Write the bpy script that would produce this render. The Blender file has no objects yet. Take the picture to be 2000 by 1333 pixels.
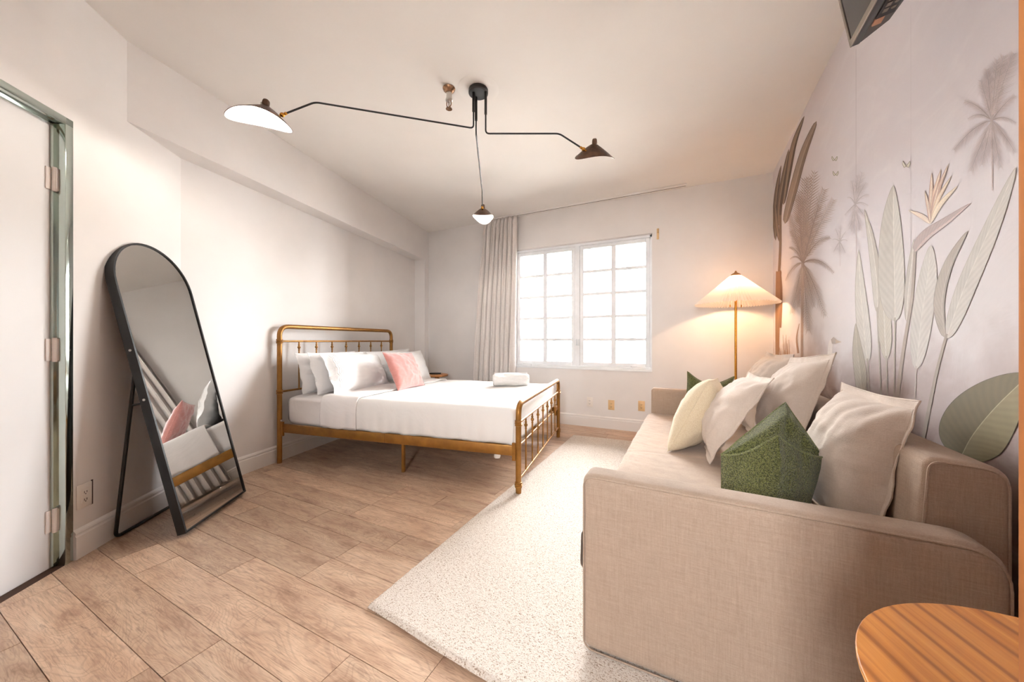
import bpy, bmesh, math, random
from mathutils import Vector, Matrix, noise

random.seed(7)
SC = bpy.context.scene
COL = SC.collection
R = math.radians

# ---------------------------------------------------------------- camera, world, exposure
CAM_H = 1.037
YAW = R(26.6)
FPX = 690.0                      # focal length for a 2000 px wide frame
cam = bpy.data.cameras.new('camera')
cam.sensor_width = 36.0
cam.lens = FPX / 2000.0 * 36.0
cam.clip_start = 0.02
cam_o = bpy.data.objects.new('camera', cam)
cam_o.location = (0, 0, CAM_H)
cam_o.rotation_euler = (R(90), 0, YAW)
COL.objects.link(cam_o)
SC.camera = cam_o

W = bpy.data.worlds.new('overcast_sky')
SC.world = W
W.use_nodes = True
W.node_tree.nodes['Background'].inputs[0].default_value = (0.955, 0.98, 1.0, 1)
W.node_tree.nodes['Background'].inputs[1].default_value = 34.0

SC.view_settings.view_transform = 'Standard'
SC.view_settings.look = 'None'
SC.view_settings.gamma = 1.0
SC.view_settings.use_curve_mapping = False
SC.view_settings.exposure = 1.06
SC.cycles.use_denoising = True
SC.cycles.max_bounces = 7
SC.cycles.diffuse_bounces = 4
SC.cycles.glossy_bounces = 3
SC.cycles.transmission_bounces = 2
SC.cycles.transparent_max_bounces = 6
SC.cycles.caustics_reflective = False
SC.cycles.caustics_refractive = False
SC.cycles.sample_clamp_indirect = 8.0
SC.cycles.use_light_tree = False
SC.cycles.adaptive_threshold = 0.03

# room numbers (metres, camera stands at the origin, +y runs along the mural wall)
H = 2.696          # ceiling
YB = 4.25          # back wall
XR = 0.74          # mural wall
YR = -1.35         # wall behind the camera
WIN = (-2.11, -0.37, 0.70, 2.25)          # window opening x0 x1 z0 z1
REAR = (-0.28, 0.28, 1.05, 2.05)          # unseen glazed opening added behind the camera for fill light
def portal(name, x0, x1, z0, z1, y, flip):
    l = bpy.data.lights.new(name, 'AREA')
    l.shape = 'RECTANGLE'; l.size = x1 - x0; l.size_y = z1 - z0
    l.cycles.is_portal = True
    o = bpy.data.objects.new(name, l)
    o.location = ((x0 + x1) / 2, y, (z0 + z1) / 2)
    o.rotation_euler = (R(90) if flip else R(-90), 0, 0)
    COL.objects.link(o)
portal('daylight_portal', *WIN, YB + 0.15, False)
portal('daylight_portal', *REAR, YR - 0.13, True)

# ---------------------------------------------------------------- helpers
ca, sa = math.cos(YAW), math.sin(YAW)
def ray(px, py):
    X = (px - 1000) / FPX
    return Vector((ca * X - sa, sa * X + ca, (666 - py) / FPX))
def on_x(px, py, X):
    r = ray(px, py); t = X / r.x
    return Vector((X, r.y * t, CAM_H + r.z * t))
def on_y(px, py, Y):
    r = ray(px, py); t = Y / r.y
    return Vector((r.x * t, Y, CAM_H + r.z * t))
def on_z(px, py, z):
    r = ray(px, py); t = (z - CAM_H) / r.z
    return Vector((r.x * t, r.y * t, z))
def CR(X, Z, z):                 # view-aligned ground coordinates to room coordinates
    return Vector((ca * X - sa * Z, sa * X + ca * Z, z))

def lin(c):
    return tuple((v / 255 / 12.92) if v / 255 <= 0.04045 else ((v / 255 + 0.055) / 1.055) ** 2.4 for v in c) + (1.0,)

class MB:
    """collects geometry for one mesh"""
    def __init__(self): self.v = []; self.f = []; self.uv = None
    def add(self, vs, fs):
        o = len(self.v); self.v += [tuple(v) for v in vs]; self.f += [tuple(i + o for i in f) for f in fs]; return self
    def box(self, lo, hi, bev=0.0, seg=2, mtx=None):
        bm = bmesh.new()
        bmesh.ops.create_cube(bm, size=1)
        for v in bm.verts:
            v.co = Vector([lo[i] + (v.co[i] + 0.5) * (hi[i] - lo[i]) for i in range(3)])
        if bev > 0:
            bmesh.ops.bevel(bm, geom=bm.edges[:], offset=bev, segments=seg, profile=0.5, affect='EDGES')
        return self.bm(bm, mtx)
    def bm(self, bm, mtx=None):
        bm.verts.index_update()
        vs = [(mtx @ v.co) if mtx else v.co.copy() for v in bm.verts]
        fs = [[v.index for v in f.verts] for f in bm.faces]
        bm.free()
        return self.add(vs, fs)
    def tube(self, pts, r, seg=10, closed=False):
        pts = [Vector(p) for p in pts]; n = len(pts)
        rs = r if isinstance(r, (list, tuple)) else [r] * n
        tang = []
        for i in range(n):
            a = pts[i - 1] if (i > 0 or closed) else pts[i]
            b = pts[(i + 1) % n] if (i < n - 1 or closed) else pts[i]
            tang.append((b - a).normalized())
        up = Vector((0, 0, 1)) if abs(tang[0].z) < 0.9 else Vector((1, 0, 0))
        nx = tang[0].cross(up).normalized()
        vs = []
        for i in range(n):
            t = tang[i]
            nx = (nx - t * nx.dot(t)).normalized()
            ny = t.cross(nx)
            for k in range(seg):
                a = 2 * math.pi * k / seg
                vs.append(pts[i] + (nx * math.cos(a) + ny * math.sin(a)) * rs[i])
        fs = []
        m = n if closed else n - 1
        for i in range(m):
            j = (i + 1) % n
            for k in range(seg):
                l = (k + 1) % seg
                fs.append((i * seg + k, i * seg + l, j * seg + l, j * seg + k))
        if not closed:
            fs.append(tuple(range(seg))[::-1]); fs.append(tuple((n - 1) * seg + k for k in range(seg)))
        return self.add(vs, fs)
    def lathe(self, prof, seg=24, c=(0, 0, 0), mtx=None):
        vs = []; fs = []; n = len(prof); c = Vector(c)
        for (r, z) in prof:
            for k in range(seg):
                a = 2 * math.pi * k / seg
                p = Vector((r * math.cos(a), r * math.sin(a), z))
                vs.append((mtx @ p if mtx else p) + c)
        for i in range(n - 1):
            for k in range(seg):
                l = (k + 1) % seg
                fs.append((i * seg + k, i * seg + l, (i + 1) * seg + l, (i + 1) * seg + k))
        if prof[0][0] > 1e-5: fs.append(tuple(range(seg))[::-1])
        if prof[-1][0] > 1e-5: fs.append(tuple((n - 1) * seg + k for k in range(seg)))
        return self.add(vs, fs)
    def prism(self, poly, z0, z1):          # convex polygon in xy
        n = len(poly)
        vs = [(p[0], p[1], z0) for p in poly] + [(p[0], p[1], z1) for p in poly]
        fs = [tuple(range(n))[::-1], tuple(range(n, 2 * n))] + [(i, (i + 1) % n, n + (i + 1) % n, n + i) for i in range(n)]
        return self.add(vs, fs)
    def grid(self, fn, nu, nv):
        vs = [fn(i / nu, j / nv) for i in range(nu + 1) for j in range(nv + 1)]
        fs = [(i * (nv + 1) + j, (i + 1) * (nv + 1) + j, (i + 1) * (nv + 1) + j + 1, i * (nv + 1) + j + 1) for i in range(nu) for j in range(nv)]
        return self.add(vs, fs)
    def obj(self, name, mat, parent=None, smooth=True, ang=35, fixn=True):
        me = bpy.data.meshes.new(name)
        me.from_pydata(self.v, [], self.f)
        if fixn:
            b = bmesh.new(); b.from_mesh(me)
            bmesh.ops.remove_doubles(b, verts=b.verts[:], dist=1e-6)
            bmesh.ops.recalc_face_normals(b, faces=b.faces[:]); b.to_mesh(me); b.free()
        me.update()
        if smooth:
            me.shade_smooth(); me.set_sharp_from_angle(angle=R(ang))
        if mat: me.materials.append(mat)
        o = bpy.data.objects.new(name, me)
        COL.objects.link(o)
        if parent: o.parent = parent
        return o

def fillet(pts, rad, n=5):
    pts = [Vector(p) for p in pts]; out = [pts[0]]
    for i in range(1, len(pts) - 1):
        a, b, c = pts[i - 1], pts[i], pts[i + 1]
        d1 = (a - b); d2 = (c - b)
        r = min(rad, d1.length * 0.49, d2.length * 0.49)
        p1 = b + d1.normalized() * r; p2 = b + d2.normalized() * r
        for k in range(n + 1):
            t = k / n
            out.append(p1 * (1 - t) ** 2 + b * 2 * t * (1 - t) + p2 * t * t)
    out.append(pts[-1])
    return out

def empty(name, loc=(0, 0, 0), rz=0.0):
    o = bpy.data.objects.new(name, None)
    o.empty_display_size = 0.1
    o.location = loc; o.rotation_euler = (0, 0, rz)
    COL.objects.link(o)
    return o
def tag(o, label, cat, group=None, kind=None):
    o['label'] = label; o['category'] = cat
    if group: o['group'] = group
    if kind: o['kind'] = kind
    return o
def struct(o, label=None):
    o['kind'] = 'structure'
    if label: o['label'] = label
    return o
def place(o, loc, rz=0.0):
    o.location = loc; o.rotation_euler = (0, 0, rz); return o
def copy_tree(o, parent=None):
    c = o.copy(); COL.objects.link(c)
    if parent: c.parent = parent
    for ch in list(o.children): copy_tree(ch, c)
    return c

# ---------------------------------------------------------------- materials
def new_mat(name):
    m = bpy.data.materials.new(name); m.use_nodes = True
    nt = m.node_tree
    return m, nt, nt.nodes['Principled BSDF']
def N(nt, t, **kw):
    n = nt.nodes.new(t)
    for k, v in kw.items(): setattr(n, k, v)
    return n
def coords(nt, kind='Object', scale=(1, 1, 1)):
    if kind == 'World':
        g = N(nt, 'ShaderNodeNewGeometry'); out = g.outputs['Position']
    else:
        g = N(nt, 'ShaderNodeTexCoord'); out = g.outputs[kind]
    mp = N(nt, 'ShaderNodeMapping'); mp.inputs['Scale'].default_value = scale
    nt.links.new(out, mp.inputs['Vector'])
    return mp.outputs[0]
def ramp(nt, fac, stops):
    r = N(nt, 'ShaderNodeValToRGB')
    els = r.color_ramp.elements
    while len(els) < len(stops): els.new(0.5)
    for e, (p, c) in zip(els, stops): e.position = p; e.color = c
    nt.links.new(fac, r.inputs[0]); return r.outputs[0]
def noise_tex(nt, vec, scale, detail=4, rough=0.55, dist=0.0):
    n = N(nt, 'ShaderNodeTexNoise')
    n.inputs['Scale'].default_value = scale; n.inputs['Detail'].default_value = detail
    n.inputs['Roughness'].default_value = rough; n.inputs['Distortion'].default_value = dist
    nt.links.new(vec, n.inputs['Vector']); return n.outputs['Fac']
def math_n(nt, op, a, b=None):
    n = N(nt, 'ShaderNodeMath', operation=op)
    for i, x in enumerate((a, b)):
        if x is None: continue
        if isinstance(x, (int, float)): n.inputs[i].default_value = x
        else: nt.links.new(x, n.inputs[i])
    return n.outputs[0]
def mixc(nt, fac, a, b, mode='MIX'):
    n = N(nt, 'ShaderNodeMix', data_type='RGBA', blend_type=mode)
    for s, x in ((n.inputs[0], fac), (n.inputs[6], a), (n.inputs[7], b)):
        if isinstance(x, (int, float)): s.default_value = x
        elif isinstance(x, tuple): s.default_value = x
        else: nt.links.new(x, s)
    return n.outputs[2]
def bump(nt, bsdf, h, strength=0.2, dist=0.01):
    b = N(nt, 'ShaderNodeBump'); b.inputs['Strength'].default_value = strength; b.inputs['Distance'].default_value = dist
    nt.links.new(h, b.inputs['Height']); nt.links.new(b.outputs[0], bsdf.inputs['Normal'])

def plain(name, c, rough=0.5, metal=0.0, spec=None, var=0.0, vscale=6, bmp=0.0, bscale=40, kind='Object'):
    m, nt, b = new_mat(name)
    b.inputs['Base Color'].default_value = lin(c); b.inputs['Roughness'].default_value = rough
    b.inputs['Metallic'].default_value = metal
    if spec is not None: b.inputs['Specular IOR Level'].default_value = spec
    if var > 0:
        v = coords(nt, kind); f = noise_tex(nt, v, vscale, 5)
        lo = lin(tuple(max(0, x * (1 - var)) for x in c)); hi = lin(tuple(min(255, x * (1 + var)) for x in c))
        nt.links.new(ramp(nt, f, [(0.3, lo), (0.7, hi)]), b.inputs['Base Color'])
    if bmp > 0:
        v = coords(nt, kind); bump(nt, b, noise_tex(nt, v, bscale, 5), bmp, 0.004)
    return m
def fabric(name, c, c2=None, weave=420, wstr=0.25, rough=0.95, slub=0.5, wr=0.0, sheen=0.15):
    m, nt, b = new_mat(name)
    c2 = c2 or tuple(x * 0.9 for x in c)
    v = coords(nt)
    k = weave * 0.45
    n1 = noise_tex(nt, coords(nt, 'Object', (k, k, k * 0.18)), 1.0, 2, 0.6)
    n2 = noise_tex(nt, coords(nt, 'Object', (k * 0.18, k * 0.18, k)), 1.0, 2, 0.6)
    n3 = noise_tex(nt, coords(nt, 'Object', (k * 0.5, k * 0.5, k * 0.5)), 1.0, 2, 0.6)
    h = math_n(nt, 'ADD', math_n(nt, 'ADD', n1, n2), n3)
    slv = coords(nt, 'Object', (110, 110, 5)); sl = noise_tex(nt, slv, 3, 4, 0.65)
    slh = coords(nt, 'Object', (5, 5, 110)); sl2 = noise_tex(nt, slh, 3, 4, 0.65)
    f = math_n(nt, 'ADD', math_n(nt, 'MULTIPLY', sl, 0.5), math_n(nt, 'MULTIPLY', sl2, 0.5))
    f = math_n(nt, 'ADD', math_n(nt, 'MULTIPLY', f, slub), math_n(nt, 'MULTIPLY', h, (1 - slub) / 3))
    nt.links.new(ramp(nt, f, [(0.3, lin(c2)), (0.66, lin(c))]), b.inputs['Base Color'])
    b.inputs['Roughness'].default_value = rough
    b.inputs['Sheen Weight'].default_value = sheen
    hh = h
    if wr > 0:
        wn = noise_tex(nt, coords(nt, 'Object', (1, 1, 1)), 7, 4, 0.6, 1.2)
        hh = math_n(nt, 'ADD', math_n(nt, 'MULTIPLY', h, 0.12), math_n(nt, 'MULTIPLY', wn, wr))
        bump(nt, b, hh, 0.5, 0.012)
    else:
        bump(nt, b, hh, wstr, 0.002)
    return m
def terry(name, c_lo, c_hi, scale=260, strength=0.9, dist=0.006):
    m, nt, b = new_mat(name)
    v = coords(nt)
    vo = N(nt, 'ShaderNodeTexVoronoi'); vo.inputs['Scale'].default_value = scale; nt.links.new(v, vo.inputs['Vector'])
    n2 = noise_tex(nt, v, scale * 0.5, 3)
    f = math_n(nt, 'ADD', math_n(nt, 'MULTIPLY', vo.outputs['Distance'], 0.6), math_n(nt, 'MULTIPLY', n2, 0.6))
    nt.links.new(ramp(nt, f, [(0.3, lin(c_hi)), (0.75, lin(c_lo))]), b.inputs['Base Color'])
    b.inputs['Roughness'].default_value = 1.0; b.inputs['Sheen Weight'].default_value = 0.25
    bump(nt, b, math_n(nt, 'SUBTRACT', 1.0, f), strength, dist)
    return m
def linen_white(name, c=(243, 241, 240), wr=0.8, scale=6):
    m, nt, b = new_mat(name)
    b.inputs['Base Color'].default_value = lin(c); b.inputs['Roughness'].default_value = 0.9
    b.inputs['Sheen Weight'].default_value = 0.1
    w = noise_tex(nt, coords(nt), scale, 5, 0.55, 1.5)
    f = noise_tex(nt, coords(nt), 300, 2)
    bump(nt, b, math_n(nt, 'ADD', math_n(nt, 'MULTIPLY', w, wr), math_n(nt, 'MULTIPLY', f, 0.02)), 0.45, 0.02)
    return m
def wood(name, c_lo, c_mid, c_hi, axis_scale=(2, 30, 30), wscale=2.0, rough=0.4, stripes=0.0, kind='Object'):
    m, nt, b = new_mat(name)
    v = coords(nt, kind, axis_scale)
    f = noise_tex(nt, v, wscale, 6, 0.6, 0.6)
    col = ramp(nt, f, [(0.3, lin(c_lo)), (0.5, lin(c_mid)), (0.72, lin(c_hi))])
    if stripes:
        s = noise_tex(nt, coords(nt, kind, tuple(a * stripes for a in axis_scale)), 1.0, 1, 0.4)
        col = mixc(nt, ramp(nt, s, [(0.36, (1, 1, 1, 1)), (0.42, (0, 0, 0, 1))]), col, lin(tuple(x * 0.74 for x in c_lo)))
    nt.links.new(col, b.inputs['Base Color'])
    b.inputs['Roughness'].default_value = rough
    bump(nt, b, f, 0.08, 0.002)
    return m
def emit(name, c, s):
    m, nt, b = new_mat(name)
    b.inputs['Base Color'].default_value = lin(c)
    b.inputs['Emission Color'].default_value = lin(c); b.inputs['Emission Strength'].default_value = s
    return m

M_wall = plain('painted_plaster', (233, 228, 225), 0.75, var=0.012, vscale=3, bmp=0.06, bscale=60, kind='Object')
M_ceil = plain('ceiling_paint', (236, 231, 226), 0.8, var=0.01, vscale=2, bmp=0.05, bscale=50)
M_trim = plain('trim_paint', (236, 231, 227), 0.45)
M_doorw = plain('door_paint', (226, 223, 222), 0.4, var=0.01, vscale=2)
M_winw = plain('window_paint', (240, 241, 243), 0.4, var=0.02, vscale=9)
M_chrome = plain('polished_metal', (198, 210, 204), 0.08, 1.0, bmp=0.05, bscale=9)
M_hinge = plain('painted_hinge', (232, 222, 215), 0.5)
M_black = plain('black_metal', (18, 17, 18), 0.45, 0.0)
M_shade = plain('bronze_black_shade', (84, 62, 48), 0.42, 0.6, var=0.25, vscale=30)
M_white_in = plain('white_enamel', (248, 244, 236), 0.5)
M_brass = plain('brass', (196, 140, 58), 0.25, 1.0)
M_gold = plain('antique_gold_paint', (150, 104, 46), 0.38, 0.55, var=0.1, vscale=14)
M_steel = plain('steel_bolt', (200, 196, 190), 0.3, 1.0)
M_spr = plain('aged_brass', (150, 118, 92), 0.3, 0.9, var=0.2, vscale=60)
M_outlet = plain('outlet_plastic', (236, 228, 220), 0.4)
M_almond = plain('almond_plastic', (226, 190, 140), 0.45)
M_slot = plain('outlet_slot', (70, 52, 45), 0.6)
M_mirror = plain('mirror_glass', (236, 238, 236), 0.015, 1.0)
M_linen = linen_white('white_cotton')
M_linen2 = linen_white('white_coverlet', (240, 236, 232), 0.6, 4)
M_sheet = linen_white('fitted_sheet', (240, 234, 231), 0.5, 5)
M_sofa = fabric('beige_linen_weave', (190, 168, 149), (154, 131, 113), weave=1500, wstr=0.3, slub=0.6)
M_cush = fabric('beige_linen_cushion', (224, 210, 198), (202, 184, 170), weave=1300, wstr=0.25, slub=0.5)
M_green = terry('green_boucle', (58, 64, 26), (138, 140, 76), 300)
M_cream = terry('cream_boucle', (220, 198, 164), (243, 231, 206), 420, 0.6, 0.004)
M_pink = fabric('dusty_pink_velvet', (214, 150, 142), (178, 108, 102), weave=900, wstr=0.08, slub=0.8, sheen=0.7)
M_curtain = fabric('pale_linen_curtain', (230, 223, 218), (204, 194, 189), weave=900, wstr=0.2, slub=0.8)
M_towel = terry('white_towelling', (226, 222, 218), (246, 244, 242), 500, 0.5, 0.003)
M_table = wood('cherry_wood', (186, 114, 50), (204, 134, 62), (216, 150, 76), (2.2, 60, 60), 1.6, 0.35)
def grain_lines(m, sc):
    nt = m.node_tree; b = nt.nodes['Principled BSDF']
    src = b.inputs['Base Color'].links[0].from_socket
    w = N(nt, 'ShaderNodeTexWave', bands_direction='Y'); w.inputs['Scale'].default_value = sc
    w.inputs['Distortion'].default_value = 3.0; w.inputs['Detail'].default_value = 2; w.inputs['Detail Scale'].default_value = 0.6
    nt.links.new(coords(nt, 'Object', (0.35, 1, 1)), w.inputs['Vector'])
    f = ramp(nt, w.outputs['Fac'], [(0.0, (0.75, 0.75, 0.75, 1)), (0.10, (0.2, 0.2, 0.2, 1)), (0.3, (0, 0, 0, 1))])
    nt.links.new(mixc(nt, f, src, lin((132, 70, 26))), b.inputs['Base Color'])
grain_lines(M_table, 7.0)
M_table_edge = plain('cherry_edge', (226, 176, 112), 0.4)
M_doorwood = wood('brown_wood', (142, 84, 40), (168, 104, 54), (184, 120, 66), (14, 14, 1.5), 2.0, 0.45)
M_tv = plain('tv_black_plastic', (26, 24, 25), 0.35)
M_tvback = plain('tv_grey_plastic', (92, 86, 84), 0.5)
M_bezel = plain('tv_bezel', (128, 116, 104), 0.35, 0.3)
M_screen = plain('tv_screen', (24, 24, 25), 0.08)
M_label = plain('tv_label', (190, 140, 110), 0.6)
M_dark = plain('subfloor_dark', (70, 48, 36), 0.9)
M_bulb = emit('bulb_glow', (255, 247, 236), 360.0)
M_lampbulb = emit('floor_lamp_bulb_glow', (255, 210, 160), 130.0)

def pane_mat():
    m, nt, b = new_mat('window_glass')
    out = nt.nodes['Material Output']
    tr = N(nt, 'ShaderNodeBsdfTransparent'); gl = N(nt, 'ShaderNodeBsdfGlossy'); gl.inputs['Roughness'].default_value = 0.02
    fr = N(nt, 'ShaderNodeFresnel'); fr.inputs['IOR'].default_value = 1.45
    mx = N(nt, 'ShaderNodeMixShader')
    nt.links.new(fr.outputs[0], mx.inputs[0]); nt.links.new(tr.outputs[0], mx.inputs[1]); nt.links.new(gl.outputs[0], mx.inputs[2])
    nt.links.new(mx.outputs[0], out.inputs[0]); nt.nodes.remove(b)
    return m
M_glass = pane_mat()
def shade_mat():
    m, nt, b = new_mat('pleated_shade_fabric')
    out = nt.nodes['Material Output']
    d = N(nt, 'ShaderNodeBsdfDiffuse'); d.inputs[0].default_value = lin((248, 238, 230))
    t = N(nt, 'ShaderNodeBsdfTranslucent'); t.inputs[0].default_value = lin((255, 246, 236))
    mx = N(nt, 'ShaderNodeMixShader'); mx.inputs[0].default_value = 0.42
    nt.links.new(d.outputs[0], mx.inputs[1]); nt.links.new(t.outputs[0], mx.inputs[2]); nt.links.new(mx.outputs[0], out.inputs[0])
    nt.nodes.remove(b); return m
M_pleat = shade_mat()

def plank_mat():
    m, nt, b = new_mat('oak_look_plank')
    g = N(nt, 'ShaderNodeNewGeometry'); oi = N(nt, 'ShaderNodeObjectInfo')
    off = N(nt, 'ShaderNodeCombineXYZ')
    nt.links.new(math_n(nt, 'MULTIPLY', oi.outputs['Random'], 37.0), off.inputs[0])
    nt.links.new(math_n(nt, 'MULTIPLY', oi.outputs['Random'], 11.0), off.inputs[2])
    ad = N(nt, 'ShaderNodeVectorMath', operation='ADD'); nt.links.new(g.outputs['Position'], ad.inputs[0]); nt.links.new(off.outputs[0], ad.inputs[1])
    def mp(s):
        q = N(nt, 'ShaderNodeMapping'); q.inputs['Scale'].default_value = s; nt.links.new(ad.outputs[0], q.inputs[0]); return q.outputs[0]
    blot = noise_tex(nt, mp((2.0, 8, 1)), 1.7, 6, 0.68, 0.25)
    grain = noise_tex(nt, mp((9, 150, 1)), 1.5, 5, 0.65, 0.4)
    # cathedral figure: contour lines of a smooth field
    fld = noise_tex(nt, mp((1.3, 5.5, 1)), 1.4, 2, 0.45, 0.7)
    rings = math_n(nt, 'SINE', math_n(nt, 'MULTIPLY', fld, 210.0))
    rings = math_n(nt, 'MULTIPLY', math_n(nt, 'ADD', rings, 1.0), 0.5)
    lines = ramp(nt, rings, [(0.0, (0, 0, 0, 1)), (0.35, (1, 1, 1, 1))])
    base = ramp(nt, blot, [(0.26, lin((150, 110, 84))), (0.42, lin((190, 152, 121))), (0.60, lin((210, 176, 144))), (0.8, lin((222, 194, 165)))])
    c = mixc(nt, math_n(nt, 'MULTIPLY', math_n(nt, 'SUBTRACT', 1.0, lines), 0.24), base, lin((130, 92, 72)))
    gf = ramp(nt, grain, [(0.3, (1, 1, 1, 1)), (0.52, (0, 0, 0, 1))])
    c = mixc(nt, math_n(nt, 'MULTIPLY', gf, 0.6), c, lin((126, 92, 70)))
    streak = ramp(nt, noise_tex(nt, mp((3.2, 34, 1)), 1.4, 5, 0.7, 0.5), [(0.58, (0, 0, 0, 1)), (0.72, (0.6, 0.6, 0.6, 1))])
    c = mixc(nt, streak, c, lin((120, 84, 64)))
    tone = N(nt, 'ShaderNodeHueSaturation')
    nt.links.new(math_n(nt, 'ADD', math_n(nt, 'MULTIPLY', oi.outputs['Random'], 0.26), 0.88), tone.inputs['Value'])
    tone.inputs['Saturation'].default_value = 0.88
    nt.links.new(c, tone.inputs['Color'])
    nt.links.new(tone.outputs[0], b.inputs['Base Color'])
    b.inputs['Roughness'].default_value = 0.42
    bump(nt, b, grain, 0.1, 0.002)
    return m
M_plank = plank_mat()
def rug_mat():
    m, nt, b = new_mat('looped_wool')
    v = coords(nt, 'Object', (260, 420, 240))
    vo = N(nt, 'ShaderNodeTexVoronoi'); vo.inputs['Scale'].default_value = 1.0; nt.links.new(v, vo.inputs['Vector'])
    n = noise_tex(nt, coords(nt, 'Object', (95, 190, 90)), 1.2, 4, 0.7)
    f = math_n(nt, 'ADD', math_n(nt, 'MULTIPLY', n, 0.75), math_n(nt, 'MULTIPLY', vo.outputs['Distance'], 0.32))
    nt.links.new(ramp(nt, f, [(0.40, lin((238, 230, 221))), (0.58, lin((226, 213, 200))), (0.70, lin((158, 132, 110)))]), b.inputs['Base Color'])
    b.inputs['Roughness'].default_value = 1.0
    bump(nt, b, math_n(nt, 'SUBTRACT', 1.0, f), 0.8, 0.006)
    return m
M_rug = rug_mat()

def mural_mat():
    m, nt, b = new_mat('mural_paper')
    g = N(nt, 'ShaderNodeNewGeometry'); sp = N(nt, 'ShaderNodeSeparateXYZ'); nt.links.new(g.outputs['Position'], sp.inputs[0])
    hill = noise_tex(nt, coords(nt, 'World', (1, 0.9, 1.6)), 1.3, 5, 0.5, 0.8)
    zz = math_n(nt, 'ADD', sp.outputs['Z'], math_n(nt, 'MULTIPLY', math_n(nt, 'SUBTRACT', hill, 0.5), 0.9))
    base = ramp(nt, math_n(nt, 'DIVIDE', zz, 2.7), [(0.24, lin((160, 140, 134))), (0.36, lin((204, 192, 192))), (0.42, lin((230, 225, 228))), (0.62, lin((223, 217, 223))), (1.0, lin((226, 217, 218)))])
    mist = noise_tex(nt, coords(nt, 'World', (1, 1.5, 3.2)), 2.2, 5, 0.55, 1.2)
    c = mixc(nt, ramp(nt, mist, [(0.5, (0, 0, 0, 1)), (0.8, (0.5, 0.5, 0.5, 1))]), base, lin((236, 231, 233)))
    nt.links.new(c, b.inputs['Base Color'])
    b.inputs['Roughness'].default_value = 0.7
    bump(nt, b, noise_tex(nt, coords(nt, 'World', (1, 1, 1)), 3.5, 4, 0.6, 2.0), 0.12, 0.02)
    return m
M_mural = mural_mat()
def ink_mat():
    m, nt, b = new_mat('mural_ink')
    at = N(nt, 'ShaderNodeAttribute'); at.attribute_name = 'ink'
    uv = N(nt, 'ShaderNodeUVMap'); uv.uv_map = 'leaf'
    sp = N(nt, 'ShaderNodeSeparateXYZ'); nt.links.new(uv.outputs[0], sp.inputs[0])
    a = math_n(nt, 'SUBTRACT', math_n(nt, 'MULTIPLY', sp.outputs[0], 95.0), math_n(nt, 'MULTIPLY', math_n(nt, 'ABSOLUTE', sp.outputs[1]), 16.0))
    veins = math_n(nt, 'MULTIPLY', math_n(nt, 'ADD', math_n(nt, 'SINE', a), 1.0), 0.5)
    nz = noise_tex(nt, coords(nt, 'World', (1, 1, 1)), 22, 5, 0.6)
    f = math_n(nt, 'ADD', math_n(nt, 'MULTIPLY', veins, 0.09), math_n(nt, 'MULTIPLY', nz, 0.28))
    f = math_n(nt, 'ADD', f, 0.81)
    vm = N(nt, 'ShaderNodeVectorMath', operation='SCALE'); nt.links.new(at.outputs['Color'], vm.inputs[0]); nt.links.new(f, vm.inputs['Scale'])
    nt.links.new(vm.outputs[0], b.inputs['Base Color'])
    b.inputs['Roughness'].default_value = 0.7
    return m
M_ink = ink_mat()

# ---------------------------------------------------------------- room shell
A0 = Vector((-2.597, 0.560))                                   # door wall, outer edge of the door casing
dd = Vector((-math.sin(R(37.0)), math.cos(R(37.0))))           # along the door wall, away from the camera
dn = Vector((dd.y, -dd.x))                                     # into the room
ld = Vector((-math.sin(R(12.7)), math.cos(R(12.7))))           # along the bed wall
ln_ = Vector((ld.y, -ld.x))                                    # into the room
H0 = Vector((-3.555, 4.27))                                    # point on the soffit face
SOF = 0.165
L0 = H0 - ln_ * SOF                                            # point on the bed wall
def isect(p, d, q, e):
    t = ((q.x - p.x) * e.y - (q.y - p.y) * e.x) / (d.x * e.y - d.y * e.x)
    return p + d * t
CDL = isect(A0, dd, L0, ld)                                    # corner of door wall and bed wall
CLB = isect(L0, ld, Vector((0, YB)), Vector((1, 0)))           # corner of bed wall and back wall
CRL = isect(A0, dd, Vector((0, YR)), Vector((1, 0)))           # rear left corner
ROOM = [Vector((XR, YR)), Vector((XR, YB)), CLB, CDL, CRL]

def clip(poly, p, d):                                          # keep the left side of the line p, d
    out = []
    n = len(poly)
    side = lambda q: d.x * (q.y - p.y) - d.y * (q.x - p.x)
    for i in range(n):
        a, b = poly[i], poly[(i + 1) % n]
        sa_, sb_ = side(a), side(b)
        if sa_ >= 0: out.append(a)
        if (sa_ > 0 and sb_ < 0) or (sa_ < 0 and sb_ > 0): out.append(a + (b - a) * (sa_ / (sa_ - sb_)))
    return out
def clip_room(poly):
    for i in range(len(ROOM)):
        if len(poly) < 3: return []
        poly = clip(poly, ROOM[i], (ROOM[(i + 1) % len(ROOM)] - ROOM[i]))
    return poly

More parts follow.
